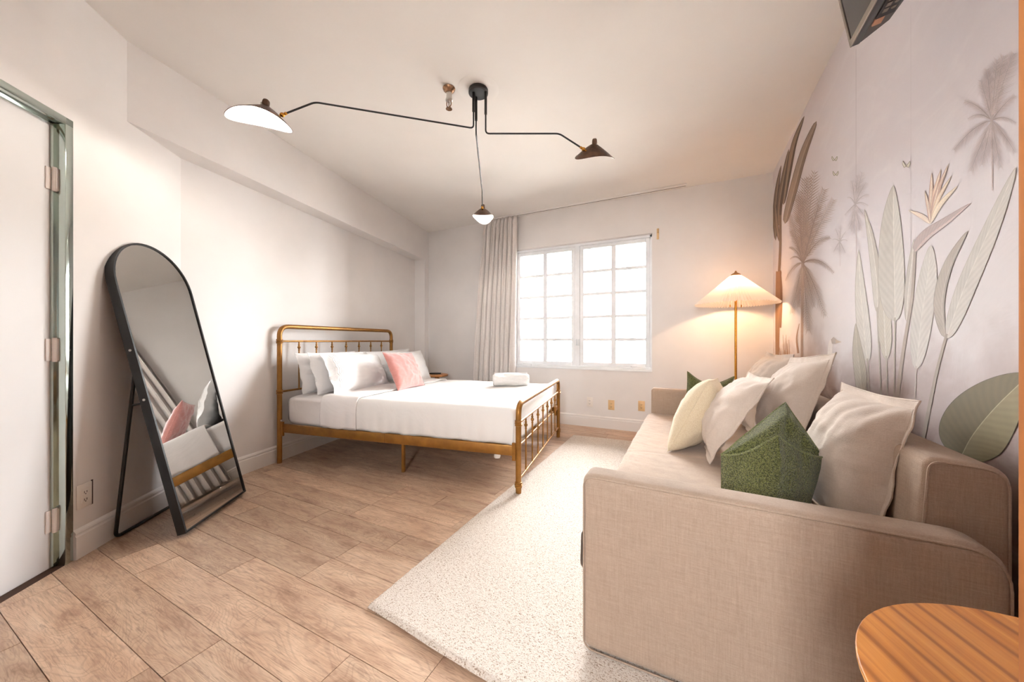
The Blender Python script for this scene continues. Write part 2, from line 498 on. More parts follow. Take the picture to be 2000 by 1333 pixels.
floor = struct(MB().prism(ROOM, -0.06, -0.012).obj('floor', M_dark, smooth=False))
PITCH = 0.1585; Y0 = 0.331 - 12 * PITCH
ends_known = {14: [-2.43, -2.20, -1.0], 15: [-2.85, -1.855, -0.72], 16: [-2.65, -1.52, -1.06], 12: [-1.53, -0.6]}
row = 0
for k in range(0, 42):
    y0 = Y0 + k * PITCH
    if y0 > YB or y0 + PITCH < YR: continue
    xs = []
    if k in ends_known:
        xs = list(ends_known[k])
        x = xs[0]
        while x > -4.2: x -= random.uniform(0.7, 1.2); xs.insert(0, x)
        x = xs[-1]
    else:
        x = -4.6 + random.uniform(0, 1.0); xs = [-4.7, x]
    while x < XR:
        x += random.choice([0.35, 0.62, 0.9, 1.2, 1.2]); xs.append(x)
    for a, b in zip(xs[:-1], xs[1:]):
        g = 0.0012
        poly = clip_room([Vector((a + g, y0 + g)), Vector((b - g, y0 + g)), Vector((b - g, y0 + PITCH - g)), Vector((a + g, y0 + PITCH - g))])
        if len(poly) < 3: continue
        cx = sum(p.x for p in poly) / len(poly); cy = sum(p.y for p in poly) / len(poly)
        o = MB().prism([Vector((p.x - cx, p.y - cy)) for p in poly], -0.0118, random.uniform(-0.0006, 0.0)).obj('plank', M_plank, floor, smooth=False)
        o.location = (cx, cy, 0)

def ceil_poly(): return [Vector((XR, YR)), Vector((XR, YB)), CLB, CDL, CRL]
struct(MB().prism(ceil_poly(), H, H + 0.06).obj('ceiling', M_ceil, smooth=False))

def wall_with_hole(name, x0, x1, y0, y1, hole, mat):
    b = MB(); hx0, hx1, hz0, hz1 = hole
    b.box((x0, y0, 0), (hx0, y1, H)); b.box((hx1, y0, 0), (x1, y1, H))
    b.box((hx0, y0, 0), (hx1, y1, hz0)); b.box((hx0, y0, hz1), (hx1, y1, H))
    return struct(b.obj(name, mat, smooth=False))
wall_back = wall_with_hole('wall_back', CLB.x - 0.05, XR + 0.1, YB, YB + 0.16, WIN, M_wall)
wall_rear = wall_with_hole('wall_rear', CRL.x - 0.15, XR + 0.1, YR - 0.14, YR, REAR, M_wall)
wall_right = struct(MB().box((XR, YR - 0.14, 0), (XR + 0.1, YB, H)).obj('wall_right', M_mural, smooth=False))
wl = empty('wall_left', (L0.x, L0.y, 0), math.atan2(ld.y, ld.x))
struct(wl)
# local x runs along the wall (away from camera), local y points out of the room
l_near = (CDL - L0).dot(ld); l_far = (CLB - L0).dot(ld)
MB().box((l_near, 0, 0), (l_far + 0.02, 0.1, H)).obj('wall_face', M_wall, wl, smooth=False)
# soffit and corner pilaster in one boxed-in run
PIL = 0.135
so = MB()
so.box((l_near - 0.45, -SOF, 2.25), (l_far + 0.06, -0.0005, H - 0.0005))
so.box((l_far - PIL - 0.03, -SOF, 0), (l_far + 0.06, -0.0005, 2.2502))
def clip_mesh(o, p, d, z=True):
    b = bmesh.new(); b.from_mesh(o.data)
    geom = b.verts[:] + b.edges[:] + b.faces[:]
    r = bmesh.ops.bisect_plane(b, geom=geom, plane_co=p, plane_no=d, clear_outer=True)
    bmesh.ops.holes_fill(b, edges=[e for e in r['geom_cut'] if isinstance(e, bmesh.types.BMEdge)])
    b.to_mesh(o.data); b.free()
trim = so.obj('trim_1', M_wall, None, smooth=False)
place(trim, (L0.x, L0.y, 0), math.atan2(ld.y, ld.x)); struct(trim)
inv = Matrix.Rotation(-math.atan2(ld.y, ld.x), 3, 'Z')
def to_l(p): return inv @ Vector((p.x - L0.x, p.y - L0.y, 0))
clip_mesh(trim, to_l(CDL), inv @ Vector((-dn.x, -dn.y, 0)))
clip_mesh(trim, to_l(CLB), inv @ Vector((0, 1, 0)))
# door wall
DW = math.atan2(dd.y, dd.x)
wd = empty('wall_entrance', (A0.x, A0.y, 0), DW); struct(wd)
d_far = (CDL - A0).dot(dd); d_near = (CRL - A0).dot(dd)
DOOR_H = 2.036; DOOR_W = 0.83; CAS = 0.036
b = MB()
b.box((0 - 0.012, 0, 0), (d_far + 0.05, 0.12, H))
b.box((d_near - 0.1, 0, 0), (-2 * CAS - DOOR_W + 0.012, 0.12, H))
b.box((-2 * CAS - DOOR_W + 0.012, 0, DOOR_H + CAS - 0.012), (-0.012, 0.12, H))
b.obj('wall_face', M_wall, wd, smooth=False)

def baseboard(name, p, q, nrm):
    d = (q - p); L = d.length; d = d.normalized()
    prof = [(0, 0), (0.015, 0), (0.015, 0.105), (0.011, 0.111), (0.011, 0.118), (0.013, 0.121), (0.010, 0.130), (0.004, 0.137), (0.001, 0.140), (0, 0.140)]
    vs = []
    for e in (p, q):
        for (t, z) in prof: vs.append((e.x + nrm.x * t, e.y + nrm.y * t, z))
    n = len(prof)
    fs = [(i, (i + 1) % n, n + (i + 1) % n, n + i) for i in range(n)] + [tuple(range(n))[::-1], tuple(range(n, 2 * n))]
    return struct(MB().add(vs, fs).obj(name, M_trim, ang=20))
pil_c = L0 + ld * (l_far - PIL - 0.03)
baseboard('baseboard_left', CDL, pil_c, ln_)
baseboard('baseboard_entrance', A0 + dd * 0.002, CDL, dn)
baseboard('baseboard_back', Vector((CLB.x + 0.19, YB)), Vector((XR, YB)), Vector((0, -1)))
baseboard('baseboard_right', Vector((XR, YR)), Vector((XR, YB)), Vector((-1, 0)))

# ---------------------------------------------------------------- door in the angled wall
door = empty('door_1', (A0.x, A0.y, 0), DW); struct(door)
REC = 0.04
fr = MB()
xo0, xo1 = -2 * CAS - DOOR_W, 0.0
for (x0, x1) in ((-CAS, 0.0), (xo0, xo0 + CAS)):
    fr.box((x0, -0.006, 0), (x1, 0.1, DOOR_H + CAS), 0.003, 2)
fr.box((xo0, -0.006, DOOR_H), (xo1, 0.1, DOOR_H + CAS), 0.003, 2)
fr.obj('frame', M_chrome, door)
MB().box((-CAS - 0.014, REC - 0.012, 0), (-CAS + 0.001, REC + 0.03, DOOR_H)).box((xo0 + CAS, REC - 0.012, DOOR_H - 0.012), (-CAS, REC + 0.03, DOOR_H + 0.001)).obj('stop', M_chrome, door)
MB().box((xo0, 0.0, -0.05), (0.0, 0.12, 0.0015)).obj('threshold', M_dark, door, smooth=False)
leaf = MB().box((xo0 + CAS + 0.003, REC + 0.001, 0.002), (-CAS - 0.006, REC + 0.045, DOOR_H - 0.004), 0.002, 1).obj('leaf', M_doorw, door)
for z in (0.217, 0.997, 1.776):
    hb = MB()
    hb.tube([(-CAS - 0.008, REC - 0.012, z - 0.055), (-CAS - 0.008, REC - 0.012, z + 0.055)], 0.0085, 10)
    for k in range(4):
        hb.tube([(-CAS - 0.008, REC - 0.012, z - 0.033 + 0.022 * k - 0.001), (-CAS - 0.008, REC - 0.012, z - 0.033 + 0.022 * k + 0.001)], 0.0092, 10)
    hb.box((-CAS - 0.034, REC - 0.004, z - 0.05), (-CAS - 0.008, REC + 0.001, z + 0.05), 0.001, 1)
    hb.box((-CAS - 0.012, REC - 0.022, z - 0.05), (-CAS + 0.004, REC - 0.003, z + 0.05), 0.001, 1)
    hb.obj('hinge', M_hinge, door)

# ---------------------------------------------------------------- window
win = empty('window_1', (0, YB, 0)); struct(win)
x0, x1, z0, z1 = WIN
D0, D1 = 0.055, 0.115          # depth of the frame inside the opening
f = MB()
FW = 0.028
f.box((x0, D0, z0), (x0 + FW, D1, z1), 0.002, 1); f.box((x1 - FW, D0, z0), (x1, D1, z1), 0.002, 1)
f.box((x0, D0, z1 - FW), (x1, D1, z1), 0.002, 1); f.box((x0, D0 - 0.01, z0), (x1, D1, z0 + FW), 0.002, 1)
xm = -1.245
f.box((xm - 0.03, D0, z0 + FW), (xm + 0.03, D1, z1 - FW), 0.002, 1)
f.obj('frame', M_winw, win)
MB().box((x0, -0.012, z0 - 0.012), (x1, D0, z0 + 0.004), 0.003, 2).obj('sill', M_winw, win)
def sash(a, c):
    S = 0.045; s0 = D0 + 0.008; s1 = D1 - 0.014
    zz0, zz1 = z0 + FW + 0.002, z1 - FW - 0.002
    o = MB().box((a, s0, zz0), (a + S, s1, zz1), 0.003, 1).box((c - S, s0, zz0), (c, s1, zz1), 0.003, 1) \
        .box((a + S, s0, zz0), (c - S, s1, zz0 + S), 0.003, 1).box((a + S, s0, zz1 - S), (c - S, s1, zz1), 0.003, 1).obj('sash', M_winw, win)
    gx0, gx1, gz0, gz1 = a + S, c - S, zz0 + S, zz1 - S
    mid = (gx0 + gx1) / 2; MW = 0.054; MH = 0.034
    MB().box((mid - MW / 2, s0 + 0.004, gz0), (mid + MW / 2, s1 - 0.004, gz1), 0.003, 1).obj('muntin', M_winw, o)
    ph = (gz1 - gz0) / 5
    for r in range(1, 5):
        z = gz0 + r * ph
        for (p, q) in ((gx0, mid - MW / 2), (mid + MW / 2, gx1)):
            MB().box((p, s0 + 0.006, z - MH / 2), (q, s1 - 0.006, z + MH / 2), 0.003, 1).obj('muntin', M_winw, o)
    for r in range(5):
        for (p, q) in ((gx0, mid - MW / 2), (mid + MW / 2, gx1)):
            ym = (s0 + s1) / 2
            MB().box((p - 0.002, ym - 0.002, gz0 + r * ph), (q + 0.002, ym + 0.002, gz0 + (r + 1) * ph)).obj('pane', M_glass, o, smooth=False)
    return o
sash(x0 + FW + 0.002, xm - 0.032)
sash(xm + 0.032, x1 - FW - 0.002)
for xx in (x0 + 0.12, x1 - 0.25):
    MB().box((xx, 0.02, z0 + 0.004), (xx + 0.13, 0.052, z0 + 0.034), 0.006, 2).tube(fillet([(xx + 0.02, 0.03, z0 + 0.034), (xx + 0.02, 0.012, z0 + 0.05), (xx + 0.09, 0.008, z0 + 0.046)], 0.01), 0.005, 8).obj('crank', M_winw, win)
for xx in (xm - 0.012, xm + 0.016):
    MB().box((xx - 0.006, D0 - 0.012, 0.98), (xx + 0.006, D0 + 0.002, 1.06), 0.003, 2).tube([(xx, D0 - 0.012, 1.05), (xx, D0 - 0.026, 1.03), (xx, D0 - 0.024, 0.985)], 0.004, 8).obj('latch', M_winw, win)
# unseen glazed opening behind the camera, added and sized to light the room
rw = empty('window_fill', (0, YR, 0)); struct(rw)
x0r, x1r, z0r, z1r = REAR
f = MB()
for (a, c) in ((x0r, x0r + 0.04), (x1r - 0.04, x1r), (-0.02, 0.02)): f.box((a, -0.1, z0r), (c, -0.04, z1r), 0.002, 1)
f.box((x0r, -0.1, z0r), (x1r, -0.04, z0r + 0.04), 0.002, 1); f.box((x0r, -0.1, z1r - 0.04), (x1r, -0.04, z1r), 0.002, 1)
f.obj('frame', M_winw, rw)
for (a, c) in ((x0r + 0.04, -0.02), (0.02, x1r - 0.04)):
    MB().box((a, -0.072, z0r + 0.04), (c, -0.068, z1r - 0.04)).obj('pane', M_glass, rw, smooth=False)

# ---------------------------------------------------------------- outside the window
M_stucco = plain('pale_stucco', (226, 222, 216), 0.9, var=0.03, vscale=1.2, bmp=0.1, bscale=20)
M_pave = plain('pale_paving', (150, 146, 140), 0.9, var=0.06, vscale=0.6)
M_farglass = plain('far_window_glass', (96, 104, 112), 0.1)
GZ = -3.2
struct(MB().box((-40, -40, GZ - 0.1), (40, 40, GZ)).obj('ground', M_pave, smooth=False))
nb = empty('neighbour_building', (-2.0, 10.2, GZ)); tag(nb, 'pale stucco building across the street seen through the window panes', 'building')
MB().box((-6.5, 0, 0), (5.0, 4.0, 5.9)).obj('wall', M_stucco, nb, smooth=False)
MB().box((-6.6, -0.12, 5.9), (5.1, 4.1, 6.2), 0.02, 1).obj('parapet', M_stucco, nb)
MB().box((-6.55, -0.06, 2.55), (5.05, 0.0, 2.7), 0.01, 1).obj('string_course', M_stucco, nb)
for kx in (-4.9, -2.6, -0.3, 2.0):
    for kz in (0.7, 3.5):
        w_ = MB().box((kx - 0.06, -0.05, kz - 0.06), (kx + 1.06, 0.0, kz + 1.36), 0.01, 1).obj('window', M_stucco, nb)
        MB().box((kx, -0.056, kz), (kx + 0.48, -0.05, kz + 1.3)).obj('pane', M_farglass, w_, smooth=False)
        MB().box((kx + 0.52, -0.056, kz), (kx + 1.0, -0.05, kz + 1.3)).obj('pane', M_farglass, w_, smooth=False)

# ---------------------------------------------------------------- printed mural on the right wall
LAYER = [0]; BASE = [0.0]
class INK:
    """flat printed shape on the mural wall, drawn in the wall's own plane"""
    def __init__(self): self.v = []; self.c = []; self.u = []; self.f = []; self.d = []; self.z = 0.0
    def q(self, pts, col, uvs=None):
        o = len(self.v)
        for i, p in enumerate(pts):
            self.v.append(p); self.d.append(self.z); self.c.append(col if not isinstance(col, list) else col[i]); self.u.append(uvs[i] if uvs else (0, 0))
        self.f.append(tuple(range(o, o + len(pts))))
    def strip(self, pts, w0, w1, col):
        n = len(pts); self.z += 0.000005
        for i in range(n - 1):
            a, b = Vector(pts[i]), Vector(pts[i + 1]); d = (b - a); d.normalize(); nn = Vector((-d.y, d.x))
            wa = w0 + (w1 - w0) * i / (n - 1); wb = w0 + (w1 - w0) * (i + 1) / (n - 1)
            self.q([a + nn * wa, a - nn * wa, b - nn * wb, b + nn * wb], col)
    def leaf(self, mid, wl, wr, cl, cr, rib, edge, a=0.8, n=34, b=0.8):
        mid = smooth_path(mid, n); self.z += 0.000005
        prev = None
        for i in range(n + 1):
            t = i / n
            p = mid[i]; q = mid[min(i + 1, n)] - mid[max(i - 1, 0)]; q.normalize(); nn = Vector((q.y, -q.x))
            k = math.sin(math.pi * min(1, t) ** a) ** b if 0 < t < 1 else 0
            lw, rw_ = wl * k, wr * k
            rowp = [p - nn * lw, p - nn * max(0, lw - 1.0), p - nn * 0.9 * min(1, k * 3), p, p + nn * 0.9 * min(1, k * 3), p + nn * max(0, rw_ - 1.0), p + nn * rw_]
            rowc = [edge, cl, cl, rib, cr, cr, edge]
            rowu = [(t, 1), (t, .95), (t, .05), (t, 0), (t, .05), (t, .95), (t, 1)]
            if prev:
                for j in range(6):
                    cc = (edge, cl, rib, rib, cr, edge)[j]
                    self.q([prev[0][j], prev[0][j + 1], rowp[j + 1], rowp[j]], cc, [prev[1][j], prev[1][j + 1], rowu[j + 1], rowu[j]])
            prev = (rowp, rowu)
        return self
    def frond(self, base, tip, sag, ll, col, n=26, rng=random):
        base = Vector(base); tip = Vector(tip)
        ctl = (base + tip) / 2 + Vector((0, -sag))
        L = (tip - base).length; self.z += 0.000005
        kf = rng.uniform(0.0, 0.30); col = tuple(x * (1 - kf) + y * kf for x, y in zip(col, (224, 217, 219)))
        P = lambda t: base * (1 - t) ** 2 + ctl * 2 * t * (1 - t) + tip * t * t
        self.strip([P(i / 8) for i in range(9)], 1.1, 0.3, tuple(x * 0.88 for x in col))
        for i in range(n):
            t = 0.1 + 0.9 * i / n
            p = P(t); d = P(min(1, t + 0.02)) - P(t - 0.02); d.normalize(); nn = Vector((-d.y, d.x))
            l = ll * L * (math.sin(math.pi * (0.12 + 0.8 * t)) ** 0.7) * rng.uniform(0.75, 1.1)
            for s in (-1, 1):
                e = p + d * l * 0.75 + nn * s * l * 0.55 + Vector((0, l * 0.25))
                w = d * (0.9 * L / n * 0.33)
                k = rng.uniform(0.93, 1.07)
                b0 = p + nn * s * 1.2
                self.q([b0 - w, b0 + w, e], tuple(min(255, x * k) for x in col))
        return self
    def obj(self, name, label=None, fade=0.0):
        LAYER[0] += 1
        x = XR - 0.0004 - BASE[0]
        BASE[0] += self.z + 0.000005
        me = bpy.data.meshes.new(name)
        me.from_pydata([on_x(p[0], p[1], x - e) for p, e in zip(self.v, self.d)], [], self.f)
        ca_ = me.color_attributes.new('ink', 'FLOAT_COLOR', 'POINT')
        for i, c in enumerate(self.c): ca_.data[i].color = lin(tuple(x * (1 - fade) + y * fade for x, y in zip(c, (226, 220, 221))))
        ul = me.uv_layers.new(name='leaf')
        for l in me.loops: ul.data[l.index].uv = self.u[l.vertex_index]
        me.materials.append(M_ink)
        o = bpy.data.objects.new(name, me); COL.objects.link(o); o.parent = wall_right
        if label: o['label'] = label
        return o
def smooth_path(pts, n):
    pts = [Vector(p) for p in pts]
    if len(pts) == 2: return [pts[0].lerp(pts[1], i / n) for i in range(n + 1)]
    P = [pts[0] * 2 - pts[1]] + pts + [pts[-1] * 2 - pts[-2]]
    m = len(pts) - 1; out = []
    for i in range(n + 1):
        s = i / n * m; k = min(int(s), m - 1); t = s - k
        p0, p1, p2, p3 = P[k], P[k + 1], P[k + 2], P[k + 3]
        out.append(0.5 * ((2 * p1) + (p2 - p0) * t + (2 * p0 - 5 * p1 + 4 * p2 - p3) * t * t + (3 * p1 - p0 - 3 * p2 + p3) * t ** 3))
    return out
rng = random.Random(3)
# paper seams of the mural
INK_SEAM = INK()
INK_SEAM.strip([(1672, 96), (1672, 690)], 0.35, 0.35, (196, 186, 190)); INK_SEAM.obj('paper_seam')
s2 = INK(); s2.strip([(1779, 10), (1779, 700)], 0.35, 0.35, (212, 204, 208)); s2.obj('paper_seam')
# faint far palms
def palm(name, label, c, tips, col, trunk, ll=0.3, n=26, tw=(2.4, 2.0)):
    k = INK()
    k.strip(smooth_path(trunk, 10), tw[0], tw[1], col)
    for (tx, ty, sg) in tips: k.frond(c, (tx, ty), sg, ll, col, n, rng)
    k.obj(name, label, 0.12)
palm('printed_palm', 'very faint pale palm printed far off', (1640, 472), [(1632, 446, 3), (1642, 440, 2), (1652, 452, 3), (1626, 468, 6), (1655, 470, 6), (1628, 492, 2), (1651, 494, 2), (1640, 497, 0)], (219, 210, 214), [(1640, 472), (1641, 520)], 0.34, 16, (1, 1))
palm('printed_palm', 'faint grey palm printed in the distance', (1670, 399), [(1684, 336, 4), (1675, 342, 4), (1664, 352, 4), (1692, 356, 8), (1698, 380, 12), (1655, 385, 10), (1650, 420, 2), (1690, 424, 2), (1660, 448, 0), (1680, 450, 0), (1668, 456, 0), (1696, 402, 10)], (205, 193, 196), [(1670, 399), (1672, 440), (1673, 480), (1674, 640)], 0.3, 20, (1.2, 1.0))
palm('printed_palm', 'tall mauve palm printed near the wooden door edge', (1937, 235), [(1980, 103, 10), (1960, 108, 6), (1947, 115, 4), (1928, 134, 4), (1915, 156, 6), (1884, 197, 16), (1890, 232, 20), (1863, 293, 22), (1896, 334, 8), (1918, 322, 2), (1954, 327, 0), (1940, 318, 0), (1983, 298, 8), (1985, 240, 16), (1982, 185, 8)], (196, 178, 176), [(1937, 235), (1938, 300), (1938, 372)], 0.26, 34, (1.6, 1.3))
palm('printed_palm', 'dense brown palm with drooping fronds printed beside the lamp', (1568, 514), [(1591, 333, -4), (1580, 345, 0), (1571, 347, 0), (1562, 372, 2), (1557, 379, 4), (1610, 368, 14), (1628, 388, 10), (1621, 462, 26), (1600, 400, 4), (1542, 420, 12), (1545, 450, 12), (1542, 482, 16), (1543, 506, 18), (1629, 533, 30), (1612, 618, 20), (1590, 600, 8), (1579, 647, 2), (1560, 600, 0), (1534, 548, 22), (1547, 612, 10)], (160, 136, 124), [(1568, 514), (1567, 600), (1566, 700)], 0.2, 28, (3.0, 2.4))
# dark banana blades in the far corner
BR1, BR2, BR3 = (118, 96, 80), (142, 120, 102), (86, 68, 56)
k = INK(); k.leaf([(1533, 437), (1550, 372), (1570, 300), (1595, 236)], 7, 9, BR1, BR2, (160, 138, 118), BR3, 0.75, 30, 0.35); k.obj('printed_leaf', 'broad dark brown blade in the far corner', 0.12)
k = INK(); k.leaf([(1530, 400), (1538, 350), (1552, 280), (1571, 226)], 5, 7, BR3, BR2, (150, 130, 112), BR3, 0.7, 26, 0.5); k.obj('printed_leaf')
k = INK(); k.leaf([(1521, 440), (1522, 400), (1530, 350), (1541, 290)], 6, 6, BR3, BR1, (150, 130, 112), BR3, 0.7, 26, 0.5); k.obj('printed_leaf')
k = INK(); k.leaf([(1515, 470), (1514, 420), (1518, 370), (1526, 322)], 4, 5, BR3, BR1, (150, 130, 112), BR3, 0.8, 22, 0.5); k.obj('printed_leaf')
k = INK(); k.leaf([(1524, 474), (1519, 450), (1516, 420), (1513, 392)], 3, 4, BR1, BR2, (150, 130, 112), BR3, 0.8, 20, 0.5); k.obj('printed_leaf')
k = INK(); k.strip(smooth_path([(1524, 420), (1524, 480), (1521, 545)], 12), 2.4, 2.6, BR1)
k.strip(smooth_path([(1521, 530), (1519, 600), (1518, 700)], 12), 5.5, 3.5, (150, 112, 82)); k.strip(smooth_path([(1524, 528), (1526, 580), (1523, 640)], 10), 1.5, 3.0, (126, 92, 68)); k.obj('printed_stem', 'brown trunk printed behind the lamp shade')
k = INK()
for i in range(14):
    x = 1516 + i * 2.0; k.strip([(x, 706), (x + rng.uniform(-3, 3), 706 - rng.uniform(20, 55))], 0.9, 0.2, (168, 132, 104))
k.strip(smooth_path([(1559, 690), (1556, 660), (1561, 632)], 8), 2.2, 0.6, (170, 138, 120)); k.obj('printed_grass')
# tall strelitzia leaves
G1, G2, G3, GE = (196, 192, 182), (206, 203, 194), (178, 172, 160), (150, 142, 130)
def stem(pts, w0=1.6, w1=1.2, col=(168, 160, 148)):
    q = INK(); q.strip(smooth_path(pts, 16), w0, w1, col); q.obj('printed_stem', None, 0.2)
def leafobj(mid, wl, wr, cl, cr, rib=(222, 218, 208), edge=GE, a=0.8, b=0.75, label=None, n=34):
    q = INK(); q.leaf(mid, wl, wr, cl, cr, rib, edge, a, n, b); q.obj('printed_leaf', label, 0.3)
leafobj([(1789, 722), (1800, 620), (1812, 540), (1818, 478)], 22, 20, (210, 206, 200), (205, 202, 196), (220, 217, 210), (190, 185, 178), 0.75, 0.6, 'broad pale leaf printed right of the tallest leaf')
stem([(1789, 715), (1788, 750), (1786, 785)], 1.4, 1.2, (196, 186, 180))
leafobj([(1694, 708), (1687, 640), (1680, 560), (1677, 487)], 13, 14, (208, 204, 196), (200, 196, 187), a=0.62)
stem([(1694, 700), (1696, 740), (1698, 785)])
leafobj([(1685, 792), (1680, 730), (1674, 680), (1671, 631)], 13, 12, (156, 148, 128), (168, 160, 142), (184, 176, 158), (120, 110, 94), 0.7)
leafobj([(1714, 612), (1712, 545), (1702, 470), (1688, 407)], 9, 10, G3, G1, a=0.7, label='slim pointed leaf printed left of the tallest leaf')
stem([(1713, 600), (1717, 690), (1722, 800)])
leafobj([(1726, 562), (1724, 520), (1722, 490), (1720, 468)], 5, 5, G3, G3)
leafobj([(1731, 703), (1728, 650), (1726, 600), (1724, 556)], 14, 13, (192, 186, 170), (184, 178, 162), a=0.72)
stem([(1731, 695), (1732, 740), (1734, 800)])
leafobj([(1770, 628), (1774, 570), (1781, 510), (1785, 466)], 8, 8, (198, 192, 182), (186, 180, 170), a=0.8)
stem([(1787, 490), (1781, 580), (1768, 660), (1758, 730), (1750, 805)], 2.6, 3.6, (164, 150, 138))
leafobj([(1748, 628), (1747, 540), (1745, 440), (1745, 361)], 20, 32, G2, (188, 184, 174), (226, 222, 212), GE, 0.66, 0.7, 'tallest upright leaf printed at the middle of the mural', 44)
stem([(1748, 620), (1747, 700), (1746, 800)])
leafobj([(1848, 662), (1884, 560), (1936, 440), (1984, 326)], 22, 16, (208, 204, 196), (200, 197, 190), (224, 220, 212), (176, 170, 160), 0.72, 0.6, 'long slanting leaf printed beside the flower', 44)
leafobj([(1846, 660), (1840, 590), (1856, 520), (1891, 450)], 5, 17, (150, 140, 128), (164, 154, 142), (180, 172, 160), (124, 114, 104), 0.75, 0.6)
stem([(1849, 652), (1832, 715), (1822, 760), (1812, 810), (1800, 870)], 2.6, 4.0, (160, 148, 136))
# bird-of-paradise flower
k = INK()
k.leaf([(1786, 492), (1812, 462), (1850, 434), (1897, 396)], 5, 15, (200, 184, 180), (176, 158, 156), (206, 180, 176), (150, 128, 126), 0.62, 30, 0.7)
for (tx, ty, w, col) in ((1774, 410, 5, (228, 204, 186)), (1820, 336, 4.5, (206, 172, 152)), (1838, 329, 4.5, (214, 178, 152)), (1853, 319, 4.5, (190, 152, 134)), (1859, 342, 4, (222, 192, 160)), (1871, 362, 5, (236, 218, 190)), (1806, 372, 4, (200, 164, 146))):
    k.leaf([(1817, 437), (1817 + (tx - 1817) * 0.35, 437 + (ty - 437) * 0.5), (tx, ty)], w, w, col, tuple(min(255, x * 1.06) for x in col), (240, 226, 204), tuple(x * 0.86 for x in col), 0.9, 16, 0.7)
k.obj('printed_flower', 'peach bird-of-paradise flower printed on the mural', 0.2)
# big dark leaf low on the right
k = INK(); k.leaf([(1874, 898), (1900, 850), (1945, 795), (2010, 732)], 66, 72, (150, 140, 108), (116, 105, 78), (184, 174, 140), (84, 76, 56), 0.78, 46, 0.62)
k.obj('printed_leaf', 'large dark olive leaf printed low beside the sofa back')
# small butterflies and the white bird
for (bx, by, s) in ((1770, 320, 7), (1630, 309, 5), (1632, 338, 5)):
    k = INK()
    for sg in (-1, 1):
        k.z += 0.00001; k.q([(bx, by + s * .6), (bx + sg * s, by - s * .8), (bx + sg * s * 1.1, by), (bx + sg * s * .6, by + s)], (214, 208, 196))
        k.strip([(bx, by + s * .6), (bx + sg * s, by - s * .8), (bx + sg * s * 1.1, by), (bx + sg * s * .6, by + s), (bx, by + s * .6)], 0.5, 0.5, (150, 146, 130))
    k.obj('printed_butterfly')
k = INK()
k.strip(smooth_path([(1622, 715), (1621, 690), (1623, 670), (1628, 662)], 12), 5, 4, (240, 234, 232))
k.z += 0.00001; k.q([(1623, 663), (1628, 658), (1634, 663), (1632, 671), (1625, 671)], (186, 174, 168)); k.z += 0.00001; k.q([(1632, 663), (1644, 668), (1632, 671)], (200, 182, 168))
k.obj('printed_bird', 'white long-necked bird printed above the sofa cushions')

# ---------------------------------------------------------------- rug
def rug_pt(u, v, top):
    a = Vector((-1.118, 0.968)); b_ = Vector((0.16, 0.862)); c = Vector((0.16, 3.815)); d = Vector((-1.126, 3.745))
    p = (a * (1 - u) + b_ * u) * (1 - v) + (d * (1 - u) + c * u) * v
    wob = 0.004 * math.sin(9 * v + 2) if u < 0.02 else 0
    wob2 = 0.006 * math.sin(11 * u + 1) if v < 0.02 else 0
    edge = min(u * 1.28, (1 - u) * 1.28, v * 2.8, (1 - v) * 2.8)
    h = 0.0 if not top else 0.0155 * min(1, (edge / 0.010)) ** 0.5
    if top and h > 0:
        q = Vector((p.x * 95, p.y * 140, 0))
        h += 0.003 * noise.noise(q) + 0.001 * noise.noise(Vector((p.x * 4, p.y * 4, 3)))
    # the front corner lifts a little off the boards
    lift = 0.012 * max(0, 1 - v / 0.05) * max(0, 1 - abs(u - 0.35) / 0.4)
    return (p.x + wob, p.y + wob2, 0.0012 + h + lift)
rb = MB()
rb.grid(lambda u, v: rug_pt(u, v, True), 170, 360)
rb.grid(lambda u, v: rug_pt(u, v, False), 8, 12)
tag(rb.obj('rug', M_rug, ang=80, fixn=False), 'cream looped wool rug between the bed and the sofa', 'rug')

